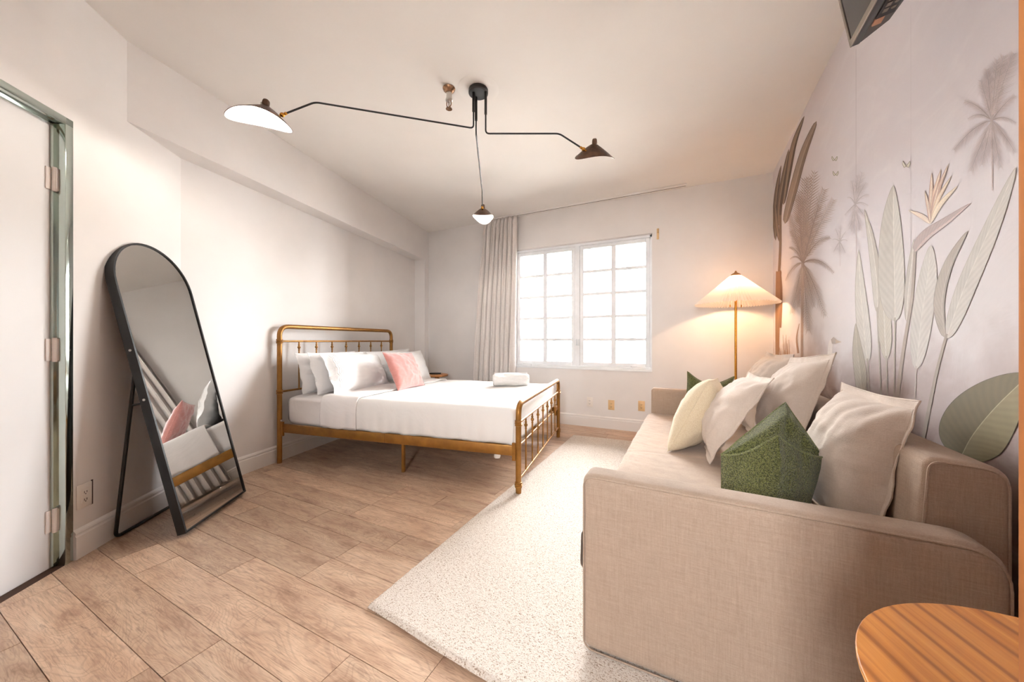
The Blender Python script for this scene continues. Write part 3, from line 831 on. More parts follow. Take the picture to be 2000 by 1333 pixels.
# ---------------------------------------------------------------- sofa
sofa = empty('sofa', (0, 0, 0))
tag(sofa, 'beige linen slipcovered sofa along the mural wall', 'sofa')
def slab(outline_fn, y0, y1, er, n, name, mat, parent, seg=4, wob=0.0, wrinkle=1.0):
    """rounded slab: outline in xz, thickness in y, edge radius er"""
    pts = outline_fn
    m = len(pts)
    nrm = []
    for i in range(m):
        a, c = pts[i - 1], pts[(i + 1) % m]
        t = Vector((c[0] - a[0], c[1] - a[1])); t.normalize(); nrm.append(Vector((t.y, -t.x)))
    layers = [(y0 + er * (1 - math.cos(math.pi / 2 * k / seg)), er * (1 - math.sin(math.pi / 2 * k / seg))) for k in range(seg + 1)]
    layers += [(y1 - er * (1 - math.cos(math.pi / 2 * k / seg)), er * (1 - math.sin(math.pi / 2 * k / seg))) for k in range(seg, -1, -1)]
    vs = []
    for (y, ins) in layers:
        for i in range(m):
            p = Vector((pts[i][0], pts[i][1])) - nrm[i] * ins
            w = wob * noise.noise(Vector((p.x * 7, y * 7, p.y * 7)))
            vs.append((p.x + w, y + w, p.y))
    fs = []
    for l in range(len(layers) - 1):
        for i in range(m):
            j = (i + 1) % m
            fs.append((l * m + i, l * m + j, (l + 1) * m + j, (l + 1) * m + i))
    NL = len(layers)
    cx = (min(p[0] for p in pts) + max(p[0] for p in pts)) / 2; cz = (min(p[1] for p in pts) + max(p[1] for p in pts)) / 2
    hw = (max(p[0] for p in pts) - min(p[0] for p in pts)) / 2; hh = (max(p[1] for p in pts) - min(p[1] for p in pts)) / 2
    mb_ = MB()
    for (l0, sy) in ((0, -1), (NL - 1, 1)):
        prev = [l0 * m + i for i in range(m)]
        K = 14
        for k in range(1, K):
            t = 1 - k / K
            cur = []
            for i in range(m):
                q = vs[l0 * m + i]
                p = Vector((cx + (q[0] - cx) * t, q[1], cz + (q[2] - cz) * t))
                e = min(1.0, k / 3)
                wv = noise.noise(Vector((p.x * 2.0, p.z * 1.2, sy * 3))) * 0.008 + noise.noise(Vector(((p.x + p.z * 0.5) * 7, (p.z - p.x * 0.8) * 1.3, sy))) * 0.0022
                p.y += sy * e * wv * wrinkle * 0.9
                cur.append(len(vs)); vs.append(tuple(p))
            for i in range(m):
                j = (i + 1) % m
                fs.append((prev[i], prev[j], cur[j], cur[i]))
            prev = cur
        vs.append((cx, vs[prev[0]][1], cz)); c0 = len(vs) - 1
        for i in range(m): fs.append((prev[i], prev[(i + 1) % m], c0))
    return mb_.add(vs, fs).obj(name, mat, parent, ang=50)
def rrect(pts, rads, n=7):
    out = []; m = len(pts); lines = []
    for i in range(m):
        a, b_, c = Vector(pts[i - 1]), Vector(pts[i]), Vector(pts[(i + 1) % m])
        r = rads[i]
        if r < 1e-4: out.append(b_); continue
        p1 = b_ + (a - b_).normalized() * r; p2 = b_ + (c - b_).normalized() * r
        for k in range(n + 1):
            t = k / n; out.append(p1 * (1 - t) ** 2 + b_ * 2 * t * (1 - t) + p2 * t * t)
    # extra points along the long sides
    fin = []
    for i in range(len(out)):
        p, q = out[i], out[(i + 1) % len(out)]
        fin.append(p); L = (q - p).length
        for k in range(1, int(L / 0.06) + 1):
            if k * 0.06 < L - 0.02: fin.append(p.lerp(q, k * 0.06 / L))
    return fin
ZR = 0.022
ARM0 = 1.147; ARM_T = 0.115; SEND = 3.655
def arm_outline():
    return rrect([(-0.318, ZR), (0.625, ZR), (0.625, 0.585), (-0.318, 0.597)], [0.036, 0.036, 0.08, 0.036])
def piping(pts, r, parent, name='piping', mat=None, closed=False):
    return MB().tube(pts, r, 7, closed).obj(name, mat or M_sofa, parent, ang=60)
for (ya, yb) in ((ARM0, ARM0 + ARM_T), (SEND - ARM_T, SEND)):
    arm = slab(arm_outline(), ya, yb, 0.030, 8, 'armrest', M_sofa, sofa, 6)
    ol = arm_outline()
    yy = ya + 0.006 if ya == ARM0 else yb - 0.006
    MB().tube([(p[0] * 0.985 + 0.0015, yy, ZR + (p[1] - ZR) * 0.985) for p in ol], 0.0028, 6, True).obj('seam', M_sofa, arm)
# sprung base and the long seat mattress
base = MB().box((-0.30, ARM0 + ARM_T + 0.002, ZR + 0.012), (0.66, SEND - ARM_T - 0.002, 0.20), 0.02, 3).obj('base', M_sofa, sofa)
SY0, SY1 = ARM0 + ARM_T + 0.001, SEND - ARM_T - 0.001
def seat_fn(u, v):
    # closed rounded cross-section in xz swept along y
    a = 2 * math.pi * u
    e = 0.22
    cx, cz = 0.06, 0.283; hx, hz_ = 0.412, 0.083
    c_, s_ = math.cos(a), math.sin(a)
    x = cx + hx * math.copysign(abs(c_) ** e, c_); z = cz + hz_ * math.copysign(abs(s_) ** e, s_)
    y = SY0 + v * (SY1 - SY0)
    if z > 0.3:
        z += 0.006 * noise.noise(Vector((x * 5, y * 3, 1))) + 0.0035 * noise.noise(Vector((x * 4, y * 26 + x * 14, 5)))
        z -= 0.004 * math.exp(-((y - 2.28) / 0.012) ** 2)
    if x < -0.3: x += 0.006 * noise.noise(Vector((y * 6, z * 5, 2)))
    return (x, y, z)
sb = MB(); sb.grid(seat_fn, 96, 150)
seat = sb.obj('seat_cushion', M_sofa, sofa, ang=60)
bo = rrect([(0.50, 0.20), (0.684, 0.20), (0.684, 0.735), (0.535, 0.745)], [0.022, 0.022, 0.05, 0.032])
back = slab(bo, ARM0 + ARM_T + 0.004, SEND - ARM_T - 0.004, 0.02, 8, 'backrest', M_sofa, sofa, 4)
MB().tube([(p[0], ARM0 + ARM_T + 0.006, p[1]) for p in rrect([(0.509, 0.21), (0.675, 0.21), (0.675, 0.726), (0.542, 0.736)], [0.01, 0.01, 0.045, 0.028])], 0.003, 6, True).obj('seam', M_sofa, back)

# ---------------------------------------------------------------- cushions
def pillow_mesh(c00, c10, c11, c01, pf, pb, flange=0.0, pinch=0.05, n=34, wr=0.006, seed=0, power=0.5, shape=None, chop=0.0):
    """c00 near-bottom, c10 far-bottom, c11 far-top, c01 near-top; pf bulges to the front (normal), pb to the back"""
    c00, c10, c11, c01 = map(Vector, (c00, c10, c11, c01))
    nr = ((c10 - c00) + (c11 - c01)).cross((c01 - c00) + (c11 - c10)).normalized()
    rnd = Vector((seed * 3.1, seed * 1.7, seed * 5.3))
    def base_pt(u, v):
        u2 = u * (1 - pinch * (1 - v * v)); v2 = v * (1 - pinch * (1 - u * u)) - chop * (1 - u * u) ** 1.3 * max(0, (v + 1) / 2) ** 2
        s, t = (u2 + 1) / 2, (v2 + 1) / 2
        return (c00 * (1 - s) + c10 * s) * (1 - t) + (c01 * (1 - s) + c11 * s) * t
    g = 1 - flange
    def hgt(u, v):
        a, b_ = min(1, abs(u) / g), min(1, abs(v) / g)
        return ((1 - a * a) * (1 - b_ * b_)) ** power
    def P(u, v, side):
        p = base_pt(u, v); h = hgt(u, v)
        w = noise.noise(Vector((u * 3.0, v * 3.0, side * 4.0)) + rnd) * 0.6 + noise.noise(Vector((u * 7, v * 7, side * 2.0)) + rnd) * 0.4
        edge = max(abs(u), abs(v))
        ripple = 0.0
        if edge > 0.55:
            ang = math.atan2(v, u); ripple = wr * 0.35 * math.sin(ang * 13 + 4 * noise.noise(Vector((ang * 2, seed, 0)))) * (1 - ((edge - 0.78) / 0.23) ** 2)
        d = (pf if side > 0 else -pb) * h * (1 + (shape(u, v) if (shape and side > 0) else 0))
        if h > 0: d += side * (wr * 2.2 * w * h ** 0.5 + ripple * min(1, h * 3))
        fl = 0.0
        if flange > 0:
            e = max(0, (max(abs(u), abs(v)) - g) / flange)
            fl = e * (0.018 * noise.noise(Vector((u * 2.2, v * 2.2, seed * 2.3))) + 0.006 * noise.noise(Vector((u * 6, v * 6, seed * 1.3))))
        return p + nr * (d + fl + side * 0.0012)
    return P, nr
def pillow(name, label, cat, mat, cs, pf, pb, flange=0.0, pinch=0.05, n=34, wr=0.006, seed=0, power=0.5, group=None, M=None, shape=None, pipe=0.0, pipemat=None, loc=None, rz=0.0, chop=0.0):
    P, nr = pillow_mesh(*cs, pf, pb, flange, pinch, n, wr, seed, power, shape, chop)
    cs = [Vector(c) for c in cs]
    org = Vector(loc) if loc is not None else (cs[0] + cs[1]) / 2
    b_ = MB()
    off = org if loc is None else Vector((0, 0, 0))
    for side in (1, -1):
        b_.grid(lambda s, t: P(s * 2 - 1, t * 2 - 1, side) - off, n, n)
    m = (n + 1) ** 2
    ring = [i * (n + 1) for i in range(n + 1)] + [n * (n + 1) + j for j in range(1, n + 1)] + [i * (n + 1) + n for i in range(n - 1, -1, -1)] + [j for j in range(n - 1, 0, -1)]
    for i in range(len(ring)):
        a, c = ring[i], ring[(i + 1) % len(ring)]
        b_.f.append((a, c, c + m, a + m))
    o = b_.obj(name, mat, ang=75)
    o.location = org; o.rotation_euler = (0, 0, rz)
    tag(o, label, cat, group)
    if pipe > 0:
        pts = []
        q = 26
        for (ua, va, ub, vb) in ((-1, -1, 1, -1), (1, -1, 1, 1), (1, 1, -1, 1), (-1, 1, -1, -1)):
            for i in range(q):
                t = i / q; u, v = ua + (ub - ua) * t, va + (vb - va) * t
                pts.append((P(u, v, 1) + P(u, v, -1)) / 2 - off)
        MB().tube(pts, pipe, 6, True).obj('piping', pipemat or mat, o, ang=60)
        if flange > 0:
            pts = []; gg = 1 - flange * 0.92
            for (ua, va, ub, vb) in ((-1, -1, 1, -1), (1, -1, 1, 1), (1, 1, -1, 1), (-1, 1, -1, -1)):
                for i in range(q):
                    t = i / q; u, v = (ua + (ub - ua) * t) * gg, (va + (vb - va) * t) * gg
                    pts.append(P(u, v, 1) - off)
            MB().tube(pts, 0.0016, 5, True).obj('stitching', pipemat or mat, o, ang=60)
    return o
# large beige flanged cushions along the back (corner order: near-bottom, far-bottom, far-top, near-top; front faces -x)
def rev(cs): return (cs[1], cs[0], cs[3], cs[2])
GC = 'beige flanged sofa cushions'
pillow('sofa_cushion', 'large beige flanged cushion at the near end of the sofa back', 'cushion', M_cush,
       rev(((0.470, 1.37, 0.385), (0.455, 1.86, 0.385), (0.555, 1.89, 0.868), (0.582, 1.385, 0.868))), 0.13, 0.03, 0.11, 0.05, 40, 0.011, 1, 0.5, GC, pipe=0.003)
pillow('sofa_cushion', 'large beige flanged cushion upright in the middle of the sofa back', 'cushion', M_cush,
       rev(((0.40, 2.06, 0.385), (0.36, 2.58, 0.385), (0.54, 2.62, 0.94), (0.595, 2.09, 0.985))), 0.12, 0.03, 0.11, 0.05, 40, 0.011, 2, 0.5, GC, pipe=0.003)
pillow('sofa_cushion', 'rearmost beige flanged cushion below the floor lamp', 'cushion', M_cush,
       rev(((0.38, 2.80, 0.385), (0.36, 3.34, 0.385), (0.54, 3.36, 0.955), (0.60, 2.82, 0.95))), 0.12, 0.03, 0.11, 0.06, 40, 0.012, 3, 0.5, GC, pipe=0.003)
pillow('sofa_cushion', 'beige flanged cushion leaning forward between cream and green cushions', 'cushion', M_cush,
       rev(((0.095, 2.17, 0.378), (0.075, 2.70, 0.378), (0.33, 2.58, 0.845), (0.358, 2.03, 0.862))), 0.11, 0.035, 0.11, 0.05, 40, 0.012, 4, 0.5, GC, pipe=0.003)
pillow('throw_cushion', 'cream boucle throw cushion standing at the front of the sofa seat', 'cushion', M_cream,
       rev(((-0.115, 2.32, 0.372), (0.02, 2.72, 0.372), (0.17, 2.70, 0.79), (0.105, 2.41, 0.80))), 0.10, 0.13, 0.0, 0.03, 36, 0.006, 5, 0.5, pipe=0.0025)
pillow('throw_cushion', 'green boucle cushion with two peaked corners at the far sofa arm', 'cushion', M_green,
       ((-0.06, 3.10, 0.372), (0.29, 3.20, 0.372), (0.325, 3.32, 0.755), (-0.012, 3.22, 0.79)), 0.075, 0.06, 0.0, 0.10, 36, 0.006, 6, 0.5, pipe=0.0025, chop=0.28)
# chopped green cushion: front panel with its own ridge, a second peak behind it
gx = MB()
def PXZ(px, py, Zd):
    X = (px - 1000) / FPX * Zd
    return CR(X, Zd, CAM_H + (666 - py) / FPX * Zd)
A_ = PXZ(1494, 842, 1.19); Lc = PXZ(1408, 888, 1.30); Rc = PXZ(1607, 892, 1.20); Pk = PXZ(1534, 786, 1.34)
Lb = Vector((Lc.x + 0.0, Lc.y + 0.0, 0.372)); Rb = Vector((Rc.x - 0.05, Rc.y + 0.03, 0.372))
org = (Lb + Rb) / 2
view = CR(0, -1, 0)
def green_front(s, t):
    # s across (left to right), t from seat to ridge
    top = (Lc.lerp(A_, s / 0.45) if s < 0.45 else A_.lerp(Rc, (s - 0.45) / 0.55))
    bot = Lb.lerp(Rb, s)
    p = bot.lerp(top, t)
    bulge = 0.075 * (math.sin(math.pi * s) ** 0.6) * (math.sin(math.pi * min(1, 0.06 + t * 0.80)) ** 0.6)
    crease = 0.012 * math.exp(-((s - 0.45) / 0.05) ** 2) * t
    crease -= 0.012 * math.exp(-((s - 0.72) / 0.05) ** 2) * t * t
    q = p + view * (bulge + crease) + Vector((0, 0, -0.018 * math.sin(math.pi * min(1, s / 0.45)) * t if s < 0.45 else -0.016 * math.sin(math.pi * (s - 0.45) / 0.55) * t))
    w = 0.004 * noise.noise(q * 14)
    return q + view * w - org
Bp = Vector((Lb.x + 0.06, Lb.y + 0.20, 0.372)); Bq = Vector((Rb.x + 0.0, Rb.y + 0.16, 0.372))
def green_back_front(s, t):
    # the slope that runs from the ridge valley up to the rear peak
    top = (Lc.lerp(Pk, s / 0.55) if s < 0.55 else Pk.lerp(Rc, (s - 0.55) / 0.45))
    bot = green_front(s, 1.0) + org
    p = bot.lerp(top, t)
    d = -0.01 * math.exp(-((s - 0.55) / 0.025) ** 2) * math.sin(math.pi * t) + 0.022 * math.sin(math.pi * t) * math.sin(math.pi * s) ** 0.7
    dip = math.sin(math.pi * min(1.0, t * 1.5)) * math.sin(math.pi * s) ** 0.8
    return p + view * (d - 0.016 * dip + 0.004 * noise.noise(p * 15)) + Vector((0, 0, -0.045 * dip)) - org
def green_back(s, t):
    top = (Lc.lerp(Pk, s / 0.55) if s < 0.55 else Pk.lerp(Rc, (s - 0.55) / 0.45))
    bot = Bp.lerp(Bq, s)
    if s < 0.1: bot = Lb.lerp(bot, s / 0.1)
    if s > 0.9: bot = Rb.lerp(bot, (1 - s) / 0.1)
    p = bot.lerp(top, t)
    return p - view * 0.06 * math.sin(math.pi * s) * math.sin(math.pi * t) - org
gx.grid(green_front, 44, 34); gx.grid(green_back_front, 44, 16); gx.grid(green_back, 30, 16)
go = gx.obj('throw_cushion', M_green, ang=60)
go.location = org
def seam_line(fn, n, r): return MB().tube([fn(i / n) for i in range(n + 1)], r, 6)
M_greenlit = terry('green_lit_edge', (104, 110, 58), (150, 152, 90), 300)  # lighter green: light on the ridge edge put into the piping colour
seam_line(lambda t: green_front(t, 1.0), 40, 0.0032).obj('piping', M_greenlit, go, ang=60)  # bright line along the fold ridge, its light painted in
seam_line(lambda t: green_back_front(t, 1.0), 40, 0.0025).obj('piping', M_greenlit, go, ang=60)
seam_line(lambda t: green_back_front(0.55, 0.25 + 0.75 * t), 20, 0.002).obj('piping', M_green, go, ang=60)
tag(go, 'green boucle cushion with a chopped top just behind the near sofa arm', 'cushion')

# ---------------------------------------------------------------- bed
BED = (-3.11, 1.786, 0.0); BRZ = R(9.1)
bed = empty('metal_bed', BED, BRZ)
tag(bed, 'antique gold metal bed frame with spindled head and foot', 'bed')
BW = 1.53; BL = 2.118; V0 = 0.015
PR = 0.0195
def collar(b_, x, y, z, r=PR):
    b_.lathe([(r, -0.02), (r + 0.005, -0.018), (r + 0.006, -0.010), (r + 0.002, -0.006), (r + 0.009, 0.0), (r + 0.002, 0.006), (r + 0.006, 0.010), (r + 0.005, 0.018), (r, 0.02)], 18, (x, y, z))
def bed_end(u, ztop, zrail, zlow, zcollars, sp_lo, nm):
    e = MB()
    path = fillet([(u, V0, 0.0 if u < 1 else 0.0195), (u, V0, ztop), (u, BW, ztop), (u, BW, 0.0)], 0.085, 8)
    e.tube(path, PR, 16)
    o = e.obj(nm, M_gold, bed)
    for z in zcollars:
        for v in (V0, BW):
            c = MB(); collar(c, u, v, z); c.obj('collar', M_gold, o)
    MB().tube([(u, V0, zrail), (u, BW, zrail)], 0.0085, 12).obj('rail', M_gold, o)
    MB().tube([(u, V0, zlow), (u, BW, zlow)], 0.0085, 12).obj('rail', M_gold, o)
    for k in range(7):
        v = V0 + (BW - V0) * (k + 1) / 8
        s = MB().tube([(u, v, zlow), (u, v, zrail)], 0.0062, 10)
        s.lathe([(0.006, -0.03), (0.009, -0.024), (0.006, -0.016), (0.013, -0.004), (0.013, 0.004), (0.006, 0.014), (0.010, 0.02), (0.006, 0.028)], 12, (u, v, zrail - 0.055))
        s.obj('spindle', M_gold, o)
    return o
bed_end(0.0, 1.162, 1.035, 0.605, (1.035, 0.605), None, 'headboard')
bed_end(BL, 0.615, 0.487, 0.105, (0.487, 0.075), None, 'footboard')
for v in (V0, BW):
    s = 1 if v == V0 else -1
    r = MB().box((0.03, v - 0.004 if s > 0 else v - 0.028, 0.262), (BL - 0.025, v + 0.028 if s > 0 else v + 0.004, 0.332), 0.004, 2)
    ro = r.obj('side_rail', M_gold, bed)
    for uu in (0.03, BL - 0.032):
        MB().box((uu - 0.012, v - 0.010, 0.232), (uu + 0.014, v + 0.010, 0.352), 0.002, 1).obj('bracket', M_gold, ro)
    MB().lathe([(0, -0.004), (0.007, -0.003), (0.008, 0.0), (0.007, 0.003), (0, 0.004)], 12, (0.034, v - s * 0.012, 0.365), Matrix.Rotation(R(90), 3, 'X')).obj('bolt', M_steel, ro)
    MB().box((BL / 2 - 0.0008, v - 0.0046 if s > 0 else v + 0.003, 0.262), (BL / 2 + 0.0008, v - 0.003 if s > 0 else v + 0.0046, 0.332)).obj('joint', M_dark, ro)
MB().box((0.03, BW / 2 - 0.02, 0.262), (BL - 0.03, BW / 2 + 0.02, 0.29), 0.003, 1).obj('centre_beam', M_gold, bed)
MB().tube([(BL - 0.03, V0, 0.30), (BL - 0.03, BW, 0.30)], 0.008, 10).obj('cross_bar', M_gold, bed)
MB().box((BL - 0.05, BW - 0.13, 0.30), (BL + 0.0, BW - 0.02, 0.345), 0.006, 2).obj('end_bracket', M_gold, bed)
for k in range(10):
    uu = 0.15 + k * 0.2
    MB().box((uu, V0 + 0.03, 0.291), (uu + 0.05, BW - 0.03, 0.302), 0.002, 1).obj('slat', M_gold, bed)
for uu in (1.13,):
    for vv in (0.15, BW / 2):
        MB().box((uu - 0.012, vv - 0.012, 0.0), (uu + 0.012, vv + 0.012, 0.264), 0.003, 1).obj('leg', M_gold, bed)
MB().lathe([(0, -0.012), (0.02, -0.011), (0.024, 0), (0.02, 0.03), (0, 0.03)], 14, (1.94, 0.09, 0.225)).obj('pad', M_outlet, bed)

def onbed(o, label, cat, group=None):
    o.location = BED; o.rotation_euler = (0, 0, BRZ); return tag(o, label, cat, group)
# mattress with a fitted sheet
mb = MB()
def mat_fn(u, v):
    a = 2 * math.pi * u; e = 0.16
    c_, s_ = math.cos(a), math.sin(a)
    y = (V0 + BW) / 2 + 0.715 * math.copysign(abs(c_) ** e, c_); z = 0.437 + 0.13 * math.copysign(abs(s_) ** e, s_)
    ev = 1 - (abs(2 * v - 1)) ** 14
    x = 0.04 + v * 2.03
    k = 0.9 + 0.1 * max(0, ev) ** 0.5
    y = (V0 + BW) / 2 + (y - (V0 + BW) / 2) * (0.985 + 0.015 * max(0, ev) ** 0.5); z = 0.437 + (z - 0.437) * k
    w = 0.005 * noise.noise(Vector((x * 5, z * 22, y * 5)))
    if z < 0.52 and y < 0.2: w += 0.004 * math.sin(z * 95 + 3 * math.sin(x * 6))
    return (x, y + w, z + 0.003 * noise.noise(Vector((x * 8, y * 8, 0))))
mb.grid(mat_fn, 120, 90)
n0 = 120
mo = mb.obj('mattress', M_sheet, ang=60)
b = bmesh.new(); b.from_mesh(mo.data); bmesh.ops.holes_fill(b, edges=[e for e in b.edges if e.is_boundary]); b.to_mesh(mo.data); b.free()
onbed(mo, 'thick mattress in a white fitted sheet on the gold bed', 'mattress')
# coverlet draped over the mattress, turned down near the pillows
def drape(u0, u1, off, zlo, foot, seed, nu=150, nv=110):
    v0_, v1_, zt = V0 + 0.03 - off, BW - 0.03 + off, 0.569 + off
    rad = 0.05
    drop = zt - zlo
    Lv = (v1_ - v0_)
    tot = drop + Lv + drop
    def path(s, a, c):            # s measured over side drop, top, side drop
        if s < drop:
            t = s; z = zlo + t; y = a
        elif s < drop + (c - a): y = a + (s - drop); z = zt
        else: y = c; z = zt - (s - drop - (c - a))
        # rounded shoulders
        if s < drop + rad * 2 and s > drop - rad:
            q = (s - (drop - rad)) / (rad * 2)
            if 0 <= q <= 1:
                p0 = Vector((a, zt - rad)); p1 = Vector((a, zt)); p2 = Vector((a + rad, zt))
                pp = p0 * (1 - q) ** 2 + p1 * 2 * q * (1 - q) + p2 * q * q; y, z = pp.x, pp.y
        e2 = drop + (c - a)
        if e2 - rad < s < e2 + rad:
            q = (s - (e2 - rad)) / (2 * rad)
            p0 = Vector((c - rad, zt)); p1 = Vector((c, zt)); p2 = Vector((c, zt - rad))
            pp = p0 * (1 - q) ** 2 + p1 * 2 * q * (1 - q) + p2 * q * q; y, z = pp.x, pp.y
        return y, z
    def fn(i, j):
        s = j * tot
        y, z = path(s, v0_, v1_)
        if foot:
            su = i * ((u1 - u0) + drop * 0.95)
            e = u1 - u0
            if su < e - rad: x = u0 + su; dz = 0
            elif su < e + rad:
                q = (su - (e - rad)) / (2 * rad)
                p0 = Vector((u1 - rad, 0)); p1 = Vector((u1, 0)); p2 = Vector((u1, -rad))
                pp = p0 * (1 - q) ** 2 + p1 * 2 * q * (1 - q) + p2 * q * q; x, dz = pp.x, pp.y
            else: x = u1; dz = -(su - e)
            z = max(zlo - 0.005, z + dz)
        else:
            x = u0 + i * (u1 - u0)
        down = max(0.0, min(1.0, (zt - 0.03 - z) / drop))
        fold = (0.5 * math.sin(x * 31 + 2.0 * math.sin(x * 5 + seed)) + 0.5 * math.sin(x * 67 + seed + 3 * noise.noise(Vector((x * 2, seed, 0))))) * 0.0065 * down
        sgn = -1 if y < (v0_ + v1_) / 2 else 1
        y += sgn * (fold + 0.012 * math.sin(math.pi * min(1, down)) * (1 if abs(y - v0_) < 0.06 or abs(y - v1_) < 0.06 else 0))
        z += 0.006 * noise.noise(Vector((x * 3, y * 3, seed))) * (1 - down) + 0.003 * noise.noise(Vector((x * 9, y * 9, seed))) * (1 - down)
        z += down * 0.006 * math.sin(x * 23 + seed) * (1 if z < zlo + 0.02 else 0)
        return (x, y, z)
    m = MB(); m.grid(fn, nu, nv)
    return m
cov = drape(0.445, 2.078, 0.008, 0.334, True, 1.0).obj('coverlet', M_linen2, ang=60)
onbed(cov, 'white cotton coverlet covering the gold bed down to its rails', 'bedspread')
sm = cov.modifiers.new('thickness', 'SOLIDIFY'); sm.thickness = 0.004; sm.offset = 1
tdn = drape(0.44, 0.79, 0.017, 0.338, False, 4.0, 50, 110).obj('turned_down_sheet', M_sheet, cov, ang=60)
sm = tdn.modifiers.new('thickness', 'SOLIDIFY'); sm.thickness = 0.008; sm.offset = 1

GB = 'white pillows on the bed'
def bedpillow(label, cs, pf, pb, seed, mat=M_linen, fl=0.06, group=GB, name='bed_pillow', pinch=0.05, wr=0.008, pipe=0.0):
    o = pillow(name, label, 'pillow', mat, cs, pf, pb, fl, pinch, 36, wr, seed, 0.45, group, loc=BED, rz=BRZ, pipe=pipe)
    return o
ZM = 0.583
# corner order: near-bottom, far-bottom, far-top, near-top; front faces the foot of the bed
bedpillow('white pillow nearest the headboard on the near side', ((0.185, 0.07, ZM), (0.185, 0.76, ZM), (0.10, 0.78, 0.93), (0.10, 0.075, 0.935)), 0.06, 0.045, 11)
bedpillow('white pillow in the middle of the near stack', ((0.335, 0.09, ZM), (0.31, 0.82, ZM), (0.185, 0.84, 0.925), (0.19, 0.11, 0.935)), 0.06, 0.045, 12)
o3 = bedpillow('large white pillow with embroidered hem at the front of the near stack', ((0.505, 0.095, ZM), (0.43, 0.93, ZM), (0.25, 0.97, 0.90), (0.27, 0.17, 0.935)), 0.085, 0.05, 13)
bedpillow('white pillow against the headboard on the far side', ((0.33, 0.80, ZM), (0.36, 1.50, ZM), (0.26, 1.53, 0.945), (0.22, 0.82, 0.925)), 0.06, 0.045, 14)
bedpillow('white pillow behind the pink cushion on the far side', ((0.60, 0.84, ZM), (0.60, 1.49, ZM), (0.42, 1.54, 0.925), (0.42, 0.90, 0.915)), 0.075, 0.05, 15)
# stitched hem lines on the front pillow
Ph, _ = pillow_mesh((0.505, 0.095, ZM), (0.43, 0.93, ZM), (0.25, 0.97, 0.90), (0.27, 0.17, 0.935), 0.085, 0.05, 0.06, 0.05, 36, 0.008, 13, 0.45)
for uu in (-0.84, -0.80, -0.76, -0.72, -0.68):
    MB().tube([Ph(uu + 0.01 * math.sin(i * 1.3), -0.92 + 1.84 * i / 30, 1) for i in range(31)], 0.0028, 5).obj('hem_stitching', M_linen, o3, ang=60)
pillow('throw_cushion', 'dusty pink velvet cushion on the bed', 'cushion', M_pink, ((0.83, 0.50, ZM), (0.83, 0.95, ZM), (0.57, 1.11, 0.905), (0.565, 0.63, 0.925)), 0.075, 0.05, 0.0, 0.05, 36, 0.008, 16, 0.5, None, loc=BED, rz=BRZ, pipe=0.0025)

# rolled towel
tw = MB()
nT = 60
def tow(u, v):
    a = 2 * math.pi * u; L = 0.36
    x = (v - 0.5) * L
    e = abs(2 * v - 1)
    r = 0.068 * (1 - max(0, e - 0.9) * 2.2)
    r *= 1 + 0.16 * noise.noise(Vector((math.cos(a) * 1.4, math.sin(a) * 1.4, x * 9))) + 0.08 * noise.noise(Vector((math.cos(a) * 4, math.sin(a) * 4, x * 22)))
    r += 0.006 * (1 if 0.18 < u < 0.42 else 0)
    return (x, r * 1.15 * math.cos(a), max(-0.054, r * 0.92 * math.sin(a)) + 0.056)
tw.grid(tow, nT, 30)
for s in (0, 1):
    # spiral end
    vs = [(( s - 0.5) * 0.35 + (0.004 if s else -0.004) * math.sin(t * 0.9), 0.074 * (1 - t / 40) * math.cos(t * 0.55), 0.056 + max(-0.05, 0.052 * (1 - t / 40) * math.sin(t * 0.55))) for t in range(40)]
    tw.tube(vs, 0.007, 6)
to = tw.obj('rolled_towel', M_towel, ang=60)
b = bmesh.new(); b.from_mesh(to.data); bmesh.ops.holes_fill(b, edges=[e for e in b.edges if e.is_boundary]); b.to_mesh(to.data); b.free()
tp = Matrix.Rotation(BRZ, 3, 'Z') @ Vector((1.70, 1.16, 0))
to.location = (BED[0] + tp.x, BED[1] + tp.y, 0.584); to.rotation_euler = (0, 0, BRZ + R(22))
tag(to, 'rolled white towel on the foot of the bed', 'towel')
fl = MB().grid(lambda u, v: (-0.17 + 0.34 * u, 0.02 + 0.075 * v, 0.056 + 0.068 * math.cos(v * 1.2) + 0.006 + 0.003 * noise.noise(Vector((u * 6, v * 4, 1)))), 20, 8).obj('folded_edge', M_towel, to)
sm = fl.modifiers.new('thickness', 'SOLIDIFY'); sm.thickness = 0.008

# bedside table on the far side of the bed, mostly hidden
nt_ = empty('bedside_table', (-3.08, 3.78, 0.0))
tag(nt_, 'small round wooden bedside table on the far side of the bed', 'table')
M_nt = wood('bedside_wood', (150, 92, 44), (186, 124, 66), (204, 144, 84), (3, 20, 20), 2.0, 0.4)
MB().lathe([(0, 0.563), (0.185, 0.563), (0.198, 0.57), (0.20, 0.578), (0.197, 0.587), (0.19, 0.590), (0, 0.590)], 40).obj('table_top', M_nt, nt_)
for k in range(3):
    a = R(90 + 120 * k)
    MB().tube([(0.11 * math.cos(a), 0.11 * math.sin(a), 0.564), (0.165 * math.cos(a), 0.165 * math.sin(a), 0.0)], [0.016, 0.011], 12).obj('leg', M_nt, nt_)
rc = MB().box((-0.075, -0.024, 0), (0.075, 0.024, 0.018), 0.006, 3).obj('remote_control', M_black)
place(rc, (-3.06, 3.80, 0.5905), R(30)); tag(rc, 'small black remote control on the bedside table', 'remote')
MB().box((-0.06, -0.016, 0.0178), (0.05, 0.016, 0.0192), 0.0005, 1).obj('keypad', M_tvback, rc)

